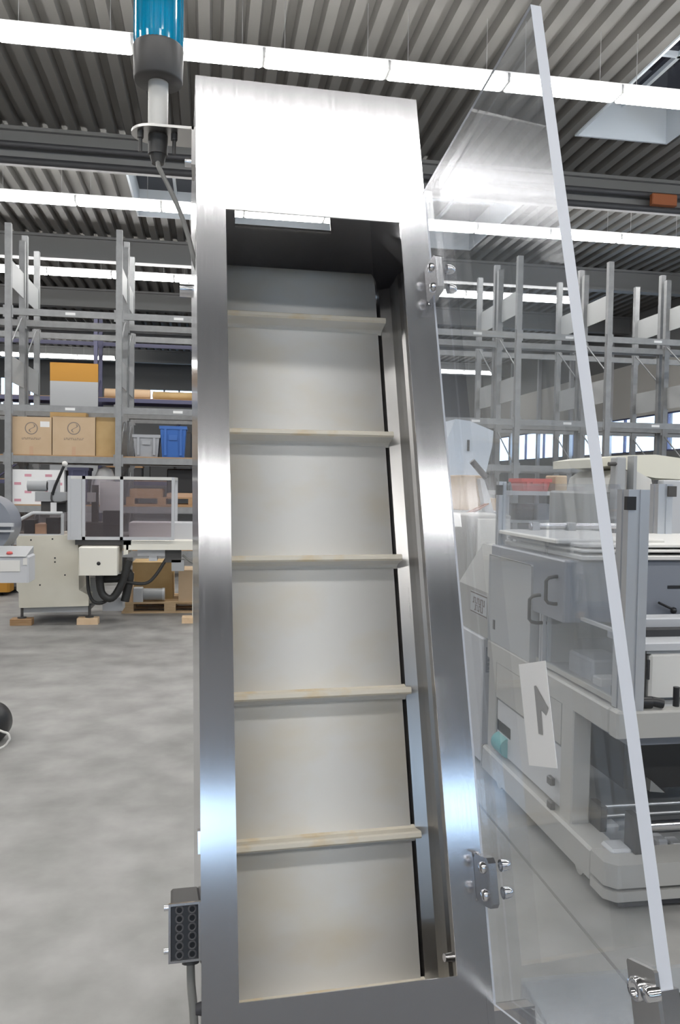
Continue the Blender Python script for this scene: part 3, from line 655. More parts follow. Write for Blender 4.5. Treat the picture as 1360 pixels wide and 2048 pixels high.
def crate(px, Y, dep, zb, label, ma, name='crate', cat='crate'):
    x0, x1, z0, z1 = ext(*px, Y); h_ = z1-z0; z0 = zb; z1 = zb+h_; c = thing(name, label, cat, ((x0+x1)/2, Y+dep/2, zb)); t = 0.012; k = 0.035
    mb = MB()
    a = [(x0+k, Y+k), (x1-k, Y+k), (x1-k, Y+dep-k), (x0+k, Y+dep-k)]; b = [(x0, Y), (x1, Y), (x1, Y+dep), (x0, Y+dep)]
    ai = [(x0+k+t, Y+k+t), (x1-k-t, Y+k+t), (x1-k-t, Y+dep-k-t), (x0+k+t, Y+dep-k-t)]; bi = [(x0+t, Y+t), (x1-t, Y+t), (x1-t, Y+dep-t), (x0+t, Y+dep-t)]
    vs = [(*p, z0) for p in a]+[(*p, z1) for p in b]+[(*p, z0+t) for p in ai]+[(*p, z1) for p in bi]
    fs = [(3, 2, 1, 0), (8, 9, 10, 11)]
    for i in range(4):
        j = (i+1) % 4; fs += [(i, j, j+4, i+4), (i+8, i+12, j+12, j+8), (i+4, j+4, j+12, i+12)]
    mb.add(vs, fs); mb.build('tub', ma, c)
    mb = MB(); r = 0.014; mb.box(x0-r, x1+r, Y-r, Y, z1-0.05, z1+0.003); mb.box(x0-r, x1+r, Y+dep, Y+dep+r, z1-0.05, z1+0.003); mb.box(x0-r, x0, Y, Y+dep, z1-0.05, z1+0.003); mb.box(x1, x1+r, Y, Y+dep, z1-0.05, z1+0.003); mb.build('rim', ma, c)
    for fx in (0.2, 0.8):
        xx = x0+(x1-x0)*fx; MB().box(xx-0.02, xx+0.02, Y-0.012, Y+0.034, z0+0.03, z1-0.05).build('rib', ma, c)
    mb = MB(); xm = (x0+x1)/2; mb.box(xm-0.07, xm+0.07, Y-0.010, Y+0.02, z0+h_*0.55, z0+h_*0.72); mb.build('handle_plate', ma, c)
    return c
crate((320, 855, 372, 917), RY+0.05, 0.5, ZS[2], 'bright blue plastic stacking crate on the rack shelf', 'blue')
crate((266, 873, 319, 917), RY+0.05, 0.5, ZS[2], 'grey plastic bin beside the blue crate on the shelf', 'bin', 'storage_bin', 'bin')
carton((25, 938, 128, 1007), RY+0.05, 0.6, ZS[1], 'white carton with pink print on the lower rack shelf', ma='white', tape=False)
x0, x1, z0, z1 = ext(25, 938, 128, 1007, RY+0.05)
for i in range(5):
    for j in range(4):
        if (i+j) % 2 == 0:
            xx = x0+(x1-x0)*(0.1+0.2*i); zz = ZS[1]+(z1-z0)*(0.12+0.24*j)
            cc = [o for o in bpy.data.objects if o.get('label', '').startswith('white carton with pink')][0]
            MB().box(xx-0.055, xx+0.055, RY+0.047, RY+0.0495, zz-0.022, zz+0.022).build('pink_print', 'pink', cc)
# pallets -------------------------------------------------------------
def pallet(x0, y0, z0, label, ma, wx=1.2, wy=0.8, group=None):
    c = thing('wooden_pallet', label, 'pallet', (x0+wx/2, y0+wy/2, z0), group); c['_local'] = 1
    for i in range(3):
        yy = -wy/2+(wy-0.1)/2*i; MB().box(-wx/2, wx/2, yy, yy+0.1, 0, 0.022).build('bottom_board', ma, c)
        for j in range(3):
            xx = -wx/2+(wx-0.145)/2*j; MB().box(xx, xx+0.145, yy, yy+0.1, 0.022, 0.10).build('block', ma, c)
    for j in range(3):
        xx = -wx/2+(wx-0.145)/2*j; MB().box(xx, xx+0.145, -wy/2, wy/2, 0.10, 0.122).build('cross_board', ma, c)
    for i in range(5):
        yy = -wy/2+(wy-0.12)/4*i; MB().box(-wx/2, wx/2, yy, yy+0.12, 0.122, 0.144).build('deck_board', ma, c)
    return c
px0 = at_Y(252, 1015, RY+0.1)[0]
pallet(px0, RY+0.1, ZS[1], 'wooden pallet lying on the lower rack shelf', 'wood_dark')
MB_ = MB().cbox(px0+0.05, px0+0.62, RY+0.15, RY+0.7, ZS[1]+0.145, ZS[1]+0.29, 0.02); o_ = MB_.build('timber_stack', 'wood_dark'); tag(o_, 'low brown timber stack on the shelf pallet', 'timber')
o_ = MB().cbox(px0+0.68, px0+1.18, RY+0.15, RY+0.7, ZS[1]+0.145, ZS[1]+0.22, 0.02).build('timber_stack', 'tape'); tag(o_, 'flat reddish board pack on the shelf pallet', 'timber')
# soft white bag and dark tub on the lower shelf
x0, x1, z0, z1 = ext(184, 932, 233, 962, RY+0.3)
mb = MB(); mb.lathe([(0, 0), (0.9, 0.0), (1.0, 0.25), (0.95, 0.6), (0.6, 0.92), (0, 1.0)], (0, 0, 0), 16)
mb.v = [((x0+x1)/2+v[0]*(x1-x0)/2, RY+0.4+v[1]*0.25, ZS[1]+v[2]*(z1-ZS[1])) for v in mb.v]
tag(mb.build('plastic_sack', 'white'), 'white plastic sack on the lower rack shelf', 'sack')
crate((136, 934, 176, 1008), RY+0.15, 0.5, ZS[1], 'dark blue tub between white carton and sack', 'rackblue', 'plastic_tub', 'tub')
for k, (px, ma, lb_) in enumerate((((200, 962, 228, 1008), 'dark', 'black box behind the white sack on the lower shelf'), ((335, 938, 388, 970), 'dark', 'black case above the flat board pack'))):
    x0, x1, z0, z1 = ext(*px, RY+0.72); zb = ZS[1] if k == 0 else ZS[1]+0.221
    tag(MB().cbox(x0, x1, RY+(0.72 if k == 0 else 0.5), RY+(0.92 if k == 0 else 0.8), zb, z1, 0.02).build('equipment_case', ma), lb_, 'case')

# ---- blue rack further back with a yellow panel and a tan roll on it
xs = [-9.05+2.95*i for i in range(6)]
rC, oC = rack('pallet_rack', 'dark blue pallet rack further back carrying a tan roll', 23.0, 24.0, [1.6, 3.9, 5.6], 6.3, 'rackblue', xs, panels=False)
for i in range(len(xs)-1):
    MB().tube([Vector((xs[i]+0.1, 24.05, 1.7))-oC, Vector((xs[i+1]-0.1, 24.05, 3.8))-oC], 0.03, 6).build('diagonal_brace', 'rackblue', rC)
    MB().box(xs[i]+0.06-oC[0], xs[i+1]-0.06-oC[0], 23.03-oC[1], 23.97-oC[1], 3.956, 3.976).build('shelf_board', 'wood_dark', rC)
    MB().box(xs[i]+0.06-oC[0], xs[i+1]-0.06-oC[0], 23.03-oC[1], 23.97-oC[1], 1.656, 1.676).build('shelf_board', 'wood_dark', rC)
x0, x1, z0, z1 = ext(100, 726, 196, 763, 21.5)
yp = thing('yellow_screen', 'yellow-orange screen on grey stand behind the racks', 'screen', ((x0+x1)/2, 21.5, 0))
MB().box(x0, x1, 21.5, 21.56, z0, z1).build('panel', 'yellow', yp)
MB().box(x0, x1, 21.5, 21.56, 0.6, z0).build('lower_panel', 'grey', yp)
for xx in (x0+0.05, x1-0.05): MB().box(xx-0.04, xx+0.04, 21.57, 21.65, 0, z1).build('post', 'dark', yp)
xa, xb, za, zb = ext(208, 722, 300, 738, 23.2)
mb = MB(); mb.cyl((xa, 23.4, 4.12), (xb, 23.4, 4.12), 0.142, n=20); mb.cyl((xa-0.01, 23.4, 4.12), (xb+0.01, 23.4, 4.12), 0.05, n=12, mi=1)
tag(mb.build('carpet_roll', ['tan', 'carton']), 'long tan roll lying on the blue rack', 'roll')
xa, xb, za, zb = ext(305, 722, 385, 745, 23.2)
mb = MB(); mb.cyl((xa, 23.4, 4.10), (xb, 23.4, 4.10), 0.12, n=20); mb.cyl((xa-0.01, 23.4, 4.10), (xb+0.01, 23.4, 4.10), 0.04, n=12, mi=1)
tag(mb.build('carpet_roll', ['carton2', 'carton']), 'brownish roll on the blue rack beside the longer tan roll', 'roll')
for k, px in enumerate(((214, 742, 285, 775), (300, 745, 350, 790), (352, 750, 384, 785))):
    x0, x1, z0, z1 = ext(*px, 23.3)
    lb_ = ('long dark crate under the tan roll', 'square dark crate under the brownish roll', 'small dark crate at the end of the blue rack')[k]
    zb = 1.677; c = thing('machine_crate', lb_, 'crate', ((x0+x1)/2, 23.6, zb)); h_ = 0.9+0.25*k
    MB().cbox(x0, x1, 23.3, 23.9, zb, zb+h_, 0.03).build('body', 'dark', c); MB().box(x0-0.02, x1+0.02, 23.28, 23.92, zb+h_*0.4, zb+h_*0.46).build('strap', 'wood_dark', c)

# ================================================================== cream wrapping machine on the left
YL = 9.6
def wx(x, y, Y=YL): return float(at_Y(x, y, Y)[0])
def wz(x, y, Y=YL): return float(at_Y(x, y, Y)[2])
lm = thing('wrapping_machine', 'cream painted wrapping machine with tinted guard frame and cables', 'machine', (wx(150, 1200), YL+0.4, 0))
P_ = [(33, 1072), (156, 1070), (158, 1180), (178, 1191), (177, 1212), (38, 1216), (37, 1184), (33, 1181)]
MB().prism([(wx(x, y), wz(x, y)) for x, y in P_], 'y', YL, YL+0.85).build('cabinet', 'cream', lm)
MB().box(wx(40, 1220), wx(176, 1220), YL+0.05, YL+0.8, wz(100, 1226), wz(100, 1213)).build('plinth', 'grey', lm)
for px in ((110, 1116), (110, 1124), (62, 1080), (105, 1078), (130, 1150), (80, 1170)):
    MB().cyl((wx(*px), YL-0.004, wz(*px)), (wx(*px), YL+0.01, wz(*px)), 0.010, n=8).build('screw', 'dark', lm)
def fbar(x0, y0, x1, y1, name, ma, Y=YL, dep=0.04, par=None):
    a, b, c, d = ext(x0, y0, x1, y1, Y); return MB().box(a, b, Y, Y+dep, c, d).build(name, ma, par or lm)
# small tinted cover on the cabinet
x0, x1, z0, z1 = ext(33, 1026, 125, 1071, YL+0.05)
mb = MB(); pl = [(x0, z0), (x1, z0), (x1, z1), (x0+0.18, z1), (x0, z1-0.10)]
mb.prism(pl, 'y', YL+0.05, YL+0.6); mb.build('small_cover', 'tinted', lm)
mb = MB()
for a, b in zip(pl, pl[1:]+pl[:1]): mb.tube([(a[0], YL+0.045, a[1]), (b[0], YL+0.045, b[1])], 0.02, 6)
mb.build('cover_trim', 'grey_light', lm)
fbar(48, 1040, 68, 1070, 'drive_block', 'dark', YL+0.2, 0.2); fbar(92, 1036, 118, 1068, 'drive_block', 'dark', YL+0.25, 0.2); fbar(70, 1048, 92, 1070, 'drive_block', 'tape', YL+0.2, 0.3)
# motor head and lever
zc = wz(68, 972); mb = MB(); mb.cyl((wx(44, 972), YL+0.3, zc), (wx(84, 972), YL+0.3, zc), 0.065, n=18); mb.build('motor', 'grey', lm)
MB().cyl((wx(84, 972), YL+0.3, zc), (wx(96, 972), YL+0.3, zc), 0.045, n=14).build('motor_flange', 'dark', lm)
fbar(96, 960, 116, 985, 'gear_housing', 'grey_light', YL+0.25, 0.14); fbar(70, 984, 132, 1003, 'gear_housing', 'grey', YL+0.2, 0.2); fbar(82, 1003, 106, 1028, 'gear_stand', 'grey_dark', YL+0.25, 0.15)
fbar(106, 1003, 132, 1024, 'gear_stand', 'dark', YL+0.3, 0.15)
MB().tube([(wx(98, 990), YL+0.2, wz(98, 990)), (wx(104, 972), YL+0.19, wz(104, 972)), (wx(122, 932), YL+0.18, wz(122, 932))], 0.018, 8).build('lever', 'black', lm)
MB().lathe([(0, -0.034), (0.025, -0.024), (0.034, 0), (0.025, 0.024), (0, 0.034)], (wx(124, 927), YL+0.18, wz(124, 927)), 14).build('lever_ball', 'white_paint', lm)
MB().tube([(wx(97, 985), YL+0.2, wz(97, 985)), (wx(98, 1002), YL+0.17, wz(98, 1002)), (wx(112, 1006), YL+0.16, wz(112, 1006)), (wx(137, 1001), YL+0.18, wz(137, 1001))], 0.010, 6, smooth=4).build('hose', 'black', lm)
fbar(101, 1005, 113, 1026, 'hang_tag', 'white', YL+0.12, 0.004)
# main guard enclosure: aluminium frame and tinted panes
gx0, gx1, gz0, gz1 = ext(135, 953, 349, 1080, YL-0.15); gy0, gy1 = YL-0.15, YL+0.75
gb = 0.035
for xx in (gx0, wx(164, 1010, gy0), wx(240, 1010, gy0), gx1-gb):
    MB().box(xx, xx+gb, gy0, gy0+gb, gz0, gz1).build('guard_post', 'grey_light', lm)
for xx in (gx0, gx1-gb): MB().box(xx, xx+gb, gy1, gy1+gb, gz0, gz1).build('guard_post', 'grey_light', lm)
for yy in (gy0, gy1):
    MB().box(gx0+gb, gx1-gb, yy, yy+gb, gz1-gb, gz1).build('guard_rail', 'white_paint', lm); MB().box(gx0+gb, gx1-gb, yy, yy+gb, gz0, gz0+gb).build('guard_rail', 'grey_light', lm)
for xx in (gx0, gx1-gb): MB().box(xx, xx+gb, gy0+gb, gy1, gz1-gb, gz1).build('guard_rail', 'white_paint', lm)
MB().box(gx0+gb, wx(163, 1010, gy0), gy0+0.005, gy0+0.02, gz0+gb, gz1-gb).build('guard_panel', 'grey_light', lm)
MB().box(wx(169, 1010, gy0), wx(240, 1010, gy0), gy0+0.01, gy0+0.018, gz0+gb, gz1-gb).build('guard_pane', 'tinted', lm)
MB().box(wx(246, 1010, gy0), gx1-gb, gy0+0.01, gy0+0.018, gz0+gb, gz1-gb).build('guard_pane', 'tinted', lm)
MB().box(gx0+gb, gx1-gb, gy1+0.01, gy1+0.018, gz0+gb, gz1-gb).build('guard_pane', 'guard', lm)
fbar(200, 963, 240, 1022, 'inner_plate', 'grey_light', YL+0.4, 0.02); fbar(206, 1022, 241, 1074, 'inner_drive', 'dark', YL+0.2, 0.25); fbar(172, 1045, 208, 1074, 'inner_drive', 'grey_dark', YL+0.2, 0.25)
fbar(183, 970, 196, 1050, 'inner_column', 'grey_dark', YL+0.3, 0.08); fbar(174, 985, 190, 1004, 'inner_head', 'grey', YL+0.22, 0.1)
fbar(258, 1046, 394, 1081, 'trough', 'grey_light', YL+0.2, 0.45)
fbar(150, 1078, 262, 1090, 'guard_sill', 'grey_dark', YL-0.1, 0.7)
# electrics box, table, leg, cables
x0, x1, z0, z1 = ext(157, 1094, 234, 1151, YL-0.30)
eb = MB().cbox(x0, x1, YL-0.30, YL+0.25, z0, z1, 0.012).build('electrics_box', 'cream_light', lm)
MB().lathe([(0, -0.012), (0.018, -0.012), (0.022, 0.0)], ((x0*0.48+x1*0.52), YL-0.30, z0*0.58+z1*0.42), 14, ax=(0, 1, 0)).build('knob', 'black', eb)
mb = MB(); tx0, tx1, tz0, tz1 = ext(247, 1082, 420, 1100, YL-0.1); mb.box(tx0+0.03, tx1, YL-0.1, YL+0.6, tz0, tz1); mb.prism([(tx0, tz1), (tx0+0.06, tz1), (tx0+0.05, tz0-0.05), (tx0, tz0-0.06)], 'y', YL-0.1, YL+0.6)
mb.build('side_table', 'cream_light', lm)
fbar(275, 1100, 330, 1112, 'table_bracket', 'grey_light', YL, 0.3); fbar(298, 1112, 314, 1122, 'table_bracket', 'grey_light', YL, 0.2)
lx0, lx1, lz0, lz1 = ext(385, 1100, 410, 1226, YL)
MB().box(lx0, lx1, YL, YL+0.06, 0.075, lz1).build('table_leg', 'cream_light', lm)
for px in ((178, 1212), (42, 1214)):
    a = at_Z(px[0], 1250 if px[0] > 100 else 1241, 0.04); mb = MB(); x_ = wx(px[0], px[1])
    mb.cyl((x_, YL+0.05, 0.085), (x_, YL+0.05, wz(px[0], px[1])+0.02), 0.016, n=10); mb.cyl((x_, YL+0.05, 0.075), (x_, YL+0.05, 0.09), 0.05, n=14); mb.build('levelling_foot', 'grey_dark', lm)
for (xx, zt, lb_) in ((wx(175, 1250), 0.076, 'pale wood block under the right foot of the cream cabinet'), (wx(42, 1245), 0.076, 'darker wood block under the left foot of the cream cabinet'), (wx(384, 1245), 0.076, 'pale wood block under the side table leg')):
    bwd = MB().cbox(xx-0.12, xx+0.12, YL-0.02, YL+0.12, 0, zt, 0.006).build('wood_block', 'wood_dark' if 'darker' in lb_ else 'wood_pale'); tag(bwd, lb_, 'wood block')
cb = [((200, 1150), (205, 1185), (225, 1195), (245, 1165), (258, 1120)), ((175, 1150), (178, 1185), (190, 1205), (215, 1200), (250, 1160)), ((250, 1165), (290, 1168), (312, 1150), (335, 1115), (352, 1100)), ((190, 1160), (240, 1158), (258, 1150), (248, 1205))]
for k, pth in enumerate(cb):
    MB().tube([(wx(x, y), YL-0.05+0.05*k, wz(x, y)) for x, y in pth], (0.045, 0.02, 0.02, 0.05)[k], 8, smooth=5).build('cable_bundle', 'cable_black', lm)
fbar(330, 1098, 362, 1125, 'valve_block', 'grey_dark', YL, 0.15); fbar(343, 1120, 368, 1142, 'valve_block', 'grey', YL, 0.12)
MB().tube([(wx(365, 1110), YL, wz(365, 1110)), (wx(385, 1125), YL, wz(385, 1125)), (wx(398, 1120), YL, wz(398, 1120))], 0.014, 6, smooth=4).build('hose', 'cable', lm)
fbar(180, 1155, 205, 1210, 'sub_frame', 'grey', YL+0.3, 0.06); fbar(205, 1195, 245, 1222, 'drive_guard', 'grey_light', YL+0.2, 0.3)
# pallet under the table with boxes
yp_ = 10.35; xp0 = wx(243, 1215, yp_)
pallet(xp0, yp_, 0.0, 'wooden pallet on the floor under the cream machine table', 'wood')
carton((265, 1112, 346, 1185), yp_+0.25, 0.5, 0.145, 'dark brown carton on the floor pallet under the table', ma='carton2', tape=False)
carton((357, 1128, 405, 1190), yp_+0.02, 0.5, 0.145, 'tan carton at the end of the floor pallet', ma='carton', tape=False)
x0, x1, z0, z1 = ext(254, 1112, 268, 1170, yp_+0.1); tag(MB().box(x0, x1, yp_+0.05, yp_+0.13, 0.145, 0.145+(z1-z0)).build('timber_post', 'wood_pale'), 'upright pale timber post standing on the floor pallet', 'timber')
c = thing('gear_motor', 'grey gear motor lying on the floor pallet', 'motor', (wx(280, 1180, yp_), yp_+0.12, 0.145))
xx = wx(258, 1180, yp_+0.1); MB().cbox(xx+0.06, xx+0.18, yp_+0.0, yp_+0.12, 0.145, 0.33, 0.01).build('gearbox', 'grey_light', c); MB().cyl((xx+0.18, yp_+0.08, 0.235), (xx+0.42, yp_+0.08, 0.235), 0.075, n=18).build('motor', 'grey', c)
MB().cyl((xx+0.42, yp_+0.08, 0.235), (xx+0.45, yp_+0.08, 0.235), 0.08, n=18).build('fan_cover', 'grey_light', c)
# control box and drum of the machine at the hall's left
yc = 7.9
cbx = thing('control_pedestal', 'grey operator control box with a red button beside the cream machine', 'control box', (wx(-20, 1160, yc), yc+0.15, 0))
x0, x1, z0, z1 = ext(-60, 1112, 57, 1166, yc)
MB().cbox(x0, x1, yc, yc+0.3, z0, z1, 0.015).build('box', 'grey_light', cbx)
MB().prism([(yc-0.02, z1-0.005), (yc+0.32, z1-0.005), (yc+0.32, z1+0.07), (yc+0.02, z1+0.005)], 'x', x0, x1-0.02).build('sloped_top', 'grey', cbx)
fbar(0, 1121, 40, 1143, 'cover_plate', 'white_paint', yc-0.008, 0.01, cbx); fbar(46, 1116, 54, 1130, 'small_plate', 'white_paint', yc-0.008, 0.01, cbx)
MB().lathe([(0, 0.045), (0.025, 0.04), (0.03, 0.022), (0.018, 0.016), (0.018, 0)], (wx(16, 1112, yc), yc+0.06, wz(16, 1112, yc)-0.005), 16).build('red_button', 'red', cbx)
MB().box(x0, x0+0.06, yc+0.1, yc+0.18, 0, z0).build('stand', 'grey', cbx); MB().box(x0-0.16, x0+0.06, yc, yc+0.28, 0, 0.02).build('foot', 'grey', cbx)
dr = thing('film_drum', 'large grey drum on a stand at the hall side', 'drum', (wx(-40, 1090, 8.6), 8.6, 0))
cxx, czz = wx(-38, 1050, 8.6), wz(-38, 1050, 8.6); rr_ = abs(wx(25, 1050, 8.6)-cxx)
MB().cyl((cxx, 8.55, czz), (cxx, 9.0, czz), rr_, n=40).build('drum', 'grey_blue', dr)
x0, x1, z0, z1 = ext(-30, 1046, 27, 1053, 8.5); MB().box(x0, x1, 8.48, 8.53, z0, z1).build('rail', 'grey_light', dr)
x0, x1, z0, z1 = ext(-30, 1060, 27, 1064, 8.5); MB().box(x0, x1, 8.48, 8.53, z0, z1).build('rail', 'grey_light', dr)
MB().box(cxx-0.06, cxx+0.06, 8.7, 8.85, 0, czz).build('stand', 'grey', dr); MB().box(cxx-0.2, cxx+0.1, 8.6, 8.95, 0, 0.03).build('foot', 'grey', dr)
p = at_Z(8, 1194, 0); pj = thing('pallet_truck', 'yellow pallet truck parked beside the racks', 'pallet truck', (p[0]-0.3, p[1]+0.3, 0))
MB().cbox(p[0]-0.35, p[0]+0.06, p[1]+0.05, p[1]+0.35, 0.06, 0.26, 0.03).build('pump_body', 'yellow', pj); MB().box(p[0]-0.4, p[0]+0.12, p[1]+0.36, p[1]+1.4, 0.06, 0.10).build('fork', 'dark', pj)
MB().tube([(p[0]-0.15, p[1]+0.2, 0.25), (p[0]-0.2, p[1]+0.05, 1.1)], 0.02, 8).build('handle', 'dark', pj); MB().cyl((p[0]-0.25, p[1]+0.2, 0.08), (p[0]-0.05, p[1]+0.2, 0.08), 0.08, n=16).build('wheel', 'black', pj)
# black rubber reel with a bent wire stand near the conveyor
g = at_Z(2, 1497, 0); Yr = float(g[1])+0.14; cx_, cz_ = wx(-27, 1448, Yr), wz(-27, 1448, Yr); rr_ = abs(wx(20, 1448, Yr)-cx_); 
rl = thing('hose_reel', 'black round reel on a bent white wire stand on the floor', 'reel', (cx_, Yr, 0))
MB().lathe([(0, -0.16), (rr_*0.55, -0.15), (rr_*0.85, -0.10), (rr_, 0), (rr_*0.85, 0.10), (rr_*0.55, 0.15), (0, 0.16)], (cx_, Yr, cz_), 32, ax=(0.3, 1, 0)).build('reel', 'black', rl)
Yw = Yr-0.2; wp = [(wx(x, y, Yw), Yw, max(0.009, wz(x, y, Yw))) for x, y in ((-40, 1440), (2, 1462), (14, 1466), (19, 1474), (17, 1482), (-2, 1497))]
MB().tube(wp+[(wp[0][0]-0.1, Yw-0.05, 0.009)], 0.007, 8, smooth=4).build('wire_stand', 'white_paint', rl)
#@@LEFT_END
# ================================================================== grey packing machine on the right
XS, YF = 1.60, 2.90
def sy(x, y, X=XS): return float(at_X(x, y, X)[1])
def sz(x, y, X=XS): return float(at_X(x, y, X)[2])
def fx(x, y, Y=YF): return float(at_Y(x, y, Y)[0])
def fz(x, y, Y=YF): return float(at_Y(x, y, Y)[2])
pm = thing('packing_machine', 'off-white packing machine on castors with clear guards and aluminium posts', 'machine', (2.3, 3.7, 0))
YB, XB = 4.40, 3.15                                # far end, right end
def part(name, ma, x0, x1, y0, y1, z0, z1, c=0.0, par=None):
    return (MB().cbox(x0, x1, y0, y1, z0, z1, c) if c else MB().box(x0, x1, y0, y1, z0, z1)).build(name, ma, par or pm)
zb0, zb1 = 0.06, 0.19
part('base_beam', 'offwhite', XS-0.02, XS+0.12, YF+0.149, YB, zb0, zb1, 0.012)
mb = MB(); pl = [(XS+0.02, YF), (XB, YF), (XB, YF+0.15), (XS-0.02, YF+0.15), (XS-0.02, YF+0.04)]
mb.prism(pl, 'z', zb0+0.035, zb1); mb.prism([(a, b) for a, b in pl], 'z', zb0-0.02, zb0+0.02); mb.build('base_beam', 'offwhite', pm)
part('bumper_strip', 'rubber', XS+0.03, XB-0.02, YF+0.01, YF+0.12, zb0-0.045, zb0-0.02)
part('base_beam', 'offwhite', XB-0.12, XB, YF+0.149, YB, zb0, zb1, 0.012); part('base_beam', 'offwhite', XS-0.02, XB, YB-0.001, YB+0.01, zb0, zb1, 0.012)
part('floor_tray', 'grey', XS+0.125, XB-0.125, YF+0.16, YB-0.01, zb0+0.02, zb0+0.035)
for xx, yy in ((XS+0.03, YF+0.32), (XB-0.06, YF+0.32), (XS+0.03, YB-0.2), (XB-0.06, YB-0.2)):
    cs = MB().cyl((xx-0.015, yy, 0.042), (xx+0.015, yy, 0.042), 0.042, n=20).build('castor_wheel', 'offwhite', pm); MB().box(xx-0.022, xx+0.022, yy-0.02, yy+0.02, 0.042, 0.075).build('castor_fork', 'alu', cs)
zt = fz(1236, 1425); zt0 = fz(1300, 1476)
part('table_beam', 'offwhite', XS, XB, YF, YF+0.07, zt0, zt, 0.008)
part('table_beam', 'offwhite', XS, XS+0.07, YF+0.071, YB, zt0+0.005, zt-0.003, 0.008)
part('table_beam', 'offwhite', XB-0.07, XB, YF+0.071, YB, zt0+0.005, zt-0.003, 0.008)
part('table_plate', 'grey', XS+0.071, XB-0.071, YF+0.071, YB, zt-0.02, zt-0.008)
# legs
yl = sy(1142, 1540, XS+0.03)
part('leg', 'offwhite', XS+0.005, XS+0.095, yl-0.06, yl+0.06, zb1, zt0+0.01, 0.006)
part('leg', 'offwhite', XB-0.1, XB-0.01, yl-0.06, yl+0.06, zb1, zt0+0.01, 0.006); part('leg', 'offwhite', XS+0.01, XS+0.10, YB-0.13, YB-0.01, zb1, zt0+0.01, 0.006)
part('brace_plate', 'grey_light', XS+0.02, XS+0.05, yl+0.07, YB-0.14, zb1+0.02, zb1+0.3)
# dark drive compartment under the table
part('drive_cover', 'grey_dark', XS+0.35, XB-0.15, YF+0.55, YB-0.2, zb1+0.08, zt0-0.02, 0.01)
part('drive_cover', 'grey_blue', XS+0.10, XB-0.1, YF+0.09, YF+0.5, zt0-0.06, zt0-0.01, 0.005)
zr = fz(1315, 1655, YF+0.1); mb = MB(); mb.cyl((XS+0.16, YF+0.12, zr), (XB-0.02, YF+0.12, zr), 0.020, n=18); mb.build('chrome_roller', 'chrome', pm)
part('roller_bearing', 'grey_dark', XS+0.14, XS+0.17, YF+0.08, YF+0.17, zb1, zr+0.05)
for yy, r in ((1608, 0.008), (1627, 0.008)):
    z_ = fz(1300, yy, YF+0.35); MB().cyl((XS+0.12, YF+0.35, z_), (XB-0.03, YF+0.35, z_), r, n=10).build('guide_rod', 'alu', pm)
part('roller_bearing', 'grey_dark', XS+0.10, XS+0.13, YF+0.30, YF+0.40, zb1, fz(1300, 1600, YF+0.35))
part('cross_member', 'grey', XS+0.14, XB-0.13, YF+0.22, YF+0.3, fz(1300, 1745, YF+0.22), fz(1300, 1706, YF+0.22), 0.006)
part('corner_block', 'grey_light', fx(1222, 1770, YF+0.1), fx(1264, 1770, YF+0.1), YF+0.1, YF+0.2, zb1, fz(1240, 1700, YF+0.1), 0.01)
mo = MB(); ym = YF+0.55; zm = fz(1205, 1660, ym); xm = fx(1195, 1660, ym)
mo.cyl((xm, ym-0.1, zm-0.06), (xm+0.02, ym+0.14, zm-0.06), 0.055, n=18); mo.build('gear_motor', 'grey_light', pm)
part('motor_box', 'black', xm+0.01, xm+0.11, ym-0.06, ym+0.06, zm-0.005, zm+0.055, 0.01); part('motor_bracket', 'grey', xm-0.06, xm+0.12, ym-0.12, ym+0.15, zb1, zm-0.10)
part('chain_guard', 'grey', fx(1205, 1690, YF+0.3), fx(1240, 1690, YF+0.3), YF+0.3, YF+0.42, zb1, fz(1225, 1650, YF+0.3), 0.01)
MB().prism([(fx(1295, 1580, YF+0.5), fz(1295, 1580, YF+0.5)), (fx(1325, 1582, YF+0.5), fz(1325, 1582, YF+0.5)), (fx(1297, 1557, YF+0.5), fz(1297, 1557, YF+0.5))], 'y', YF+0.48, YF+0.52).build('guide_wedge', 'offwhite', pm)
part('gear_cluster', 'grey_light', fx(1310, 1690, YF+0.2), fx(1332, 1690, YF+0.2), YF+0.18, YF+0.26, fz(1320, 1706, YF+0.2), fz(1320, 1676, YF+0.2), 0.008); part('gear_cluster', 'grey_light', fx(1340, 1690, YF+0.2), fx(1365, 1690, YF+0.2), YF+0.18, YF+0.26, fz(1350, 1704, YF+0.2), fz(1350, 1684, YF+0.2), 0.008)
# pump with teal housing on the base, far end
yq = sy(1015, 1530, XS+0.05); zq = sz(1015, 1530, XS+0.05)
MB().cyl((XS+0.03, yq-0.07, zb1+0.07), (XS+0.03, yq+0.07, zb1+0.07), 0.055, n=16).build('pump', 'teal', pm); part('pump_box', 'grey_dark', XS+0.02, XS+0.2, yq-0.12, yq+0.1, zb1+0.13, zb1+0.2, 0.01)
part('side_plate', 'offwhite', XS+0.005, XS+0.02, yl+0.062, YB-0.15, zb1+0.32, zt0+0.0)
for yy in (1560, 1608): part('hand_knob', 'grey_dark', XS-0.02, XS+0.004, sy(1105, yy)-0.025, sy(1105, yy)+0.025, sz(1105, yy)-0.018, sz(1105, yy)+0.018, 0.005)
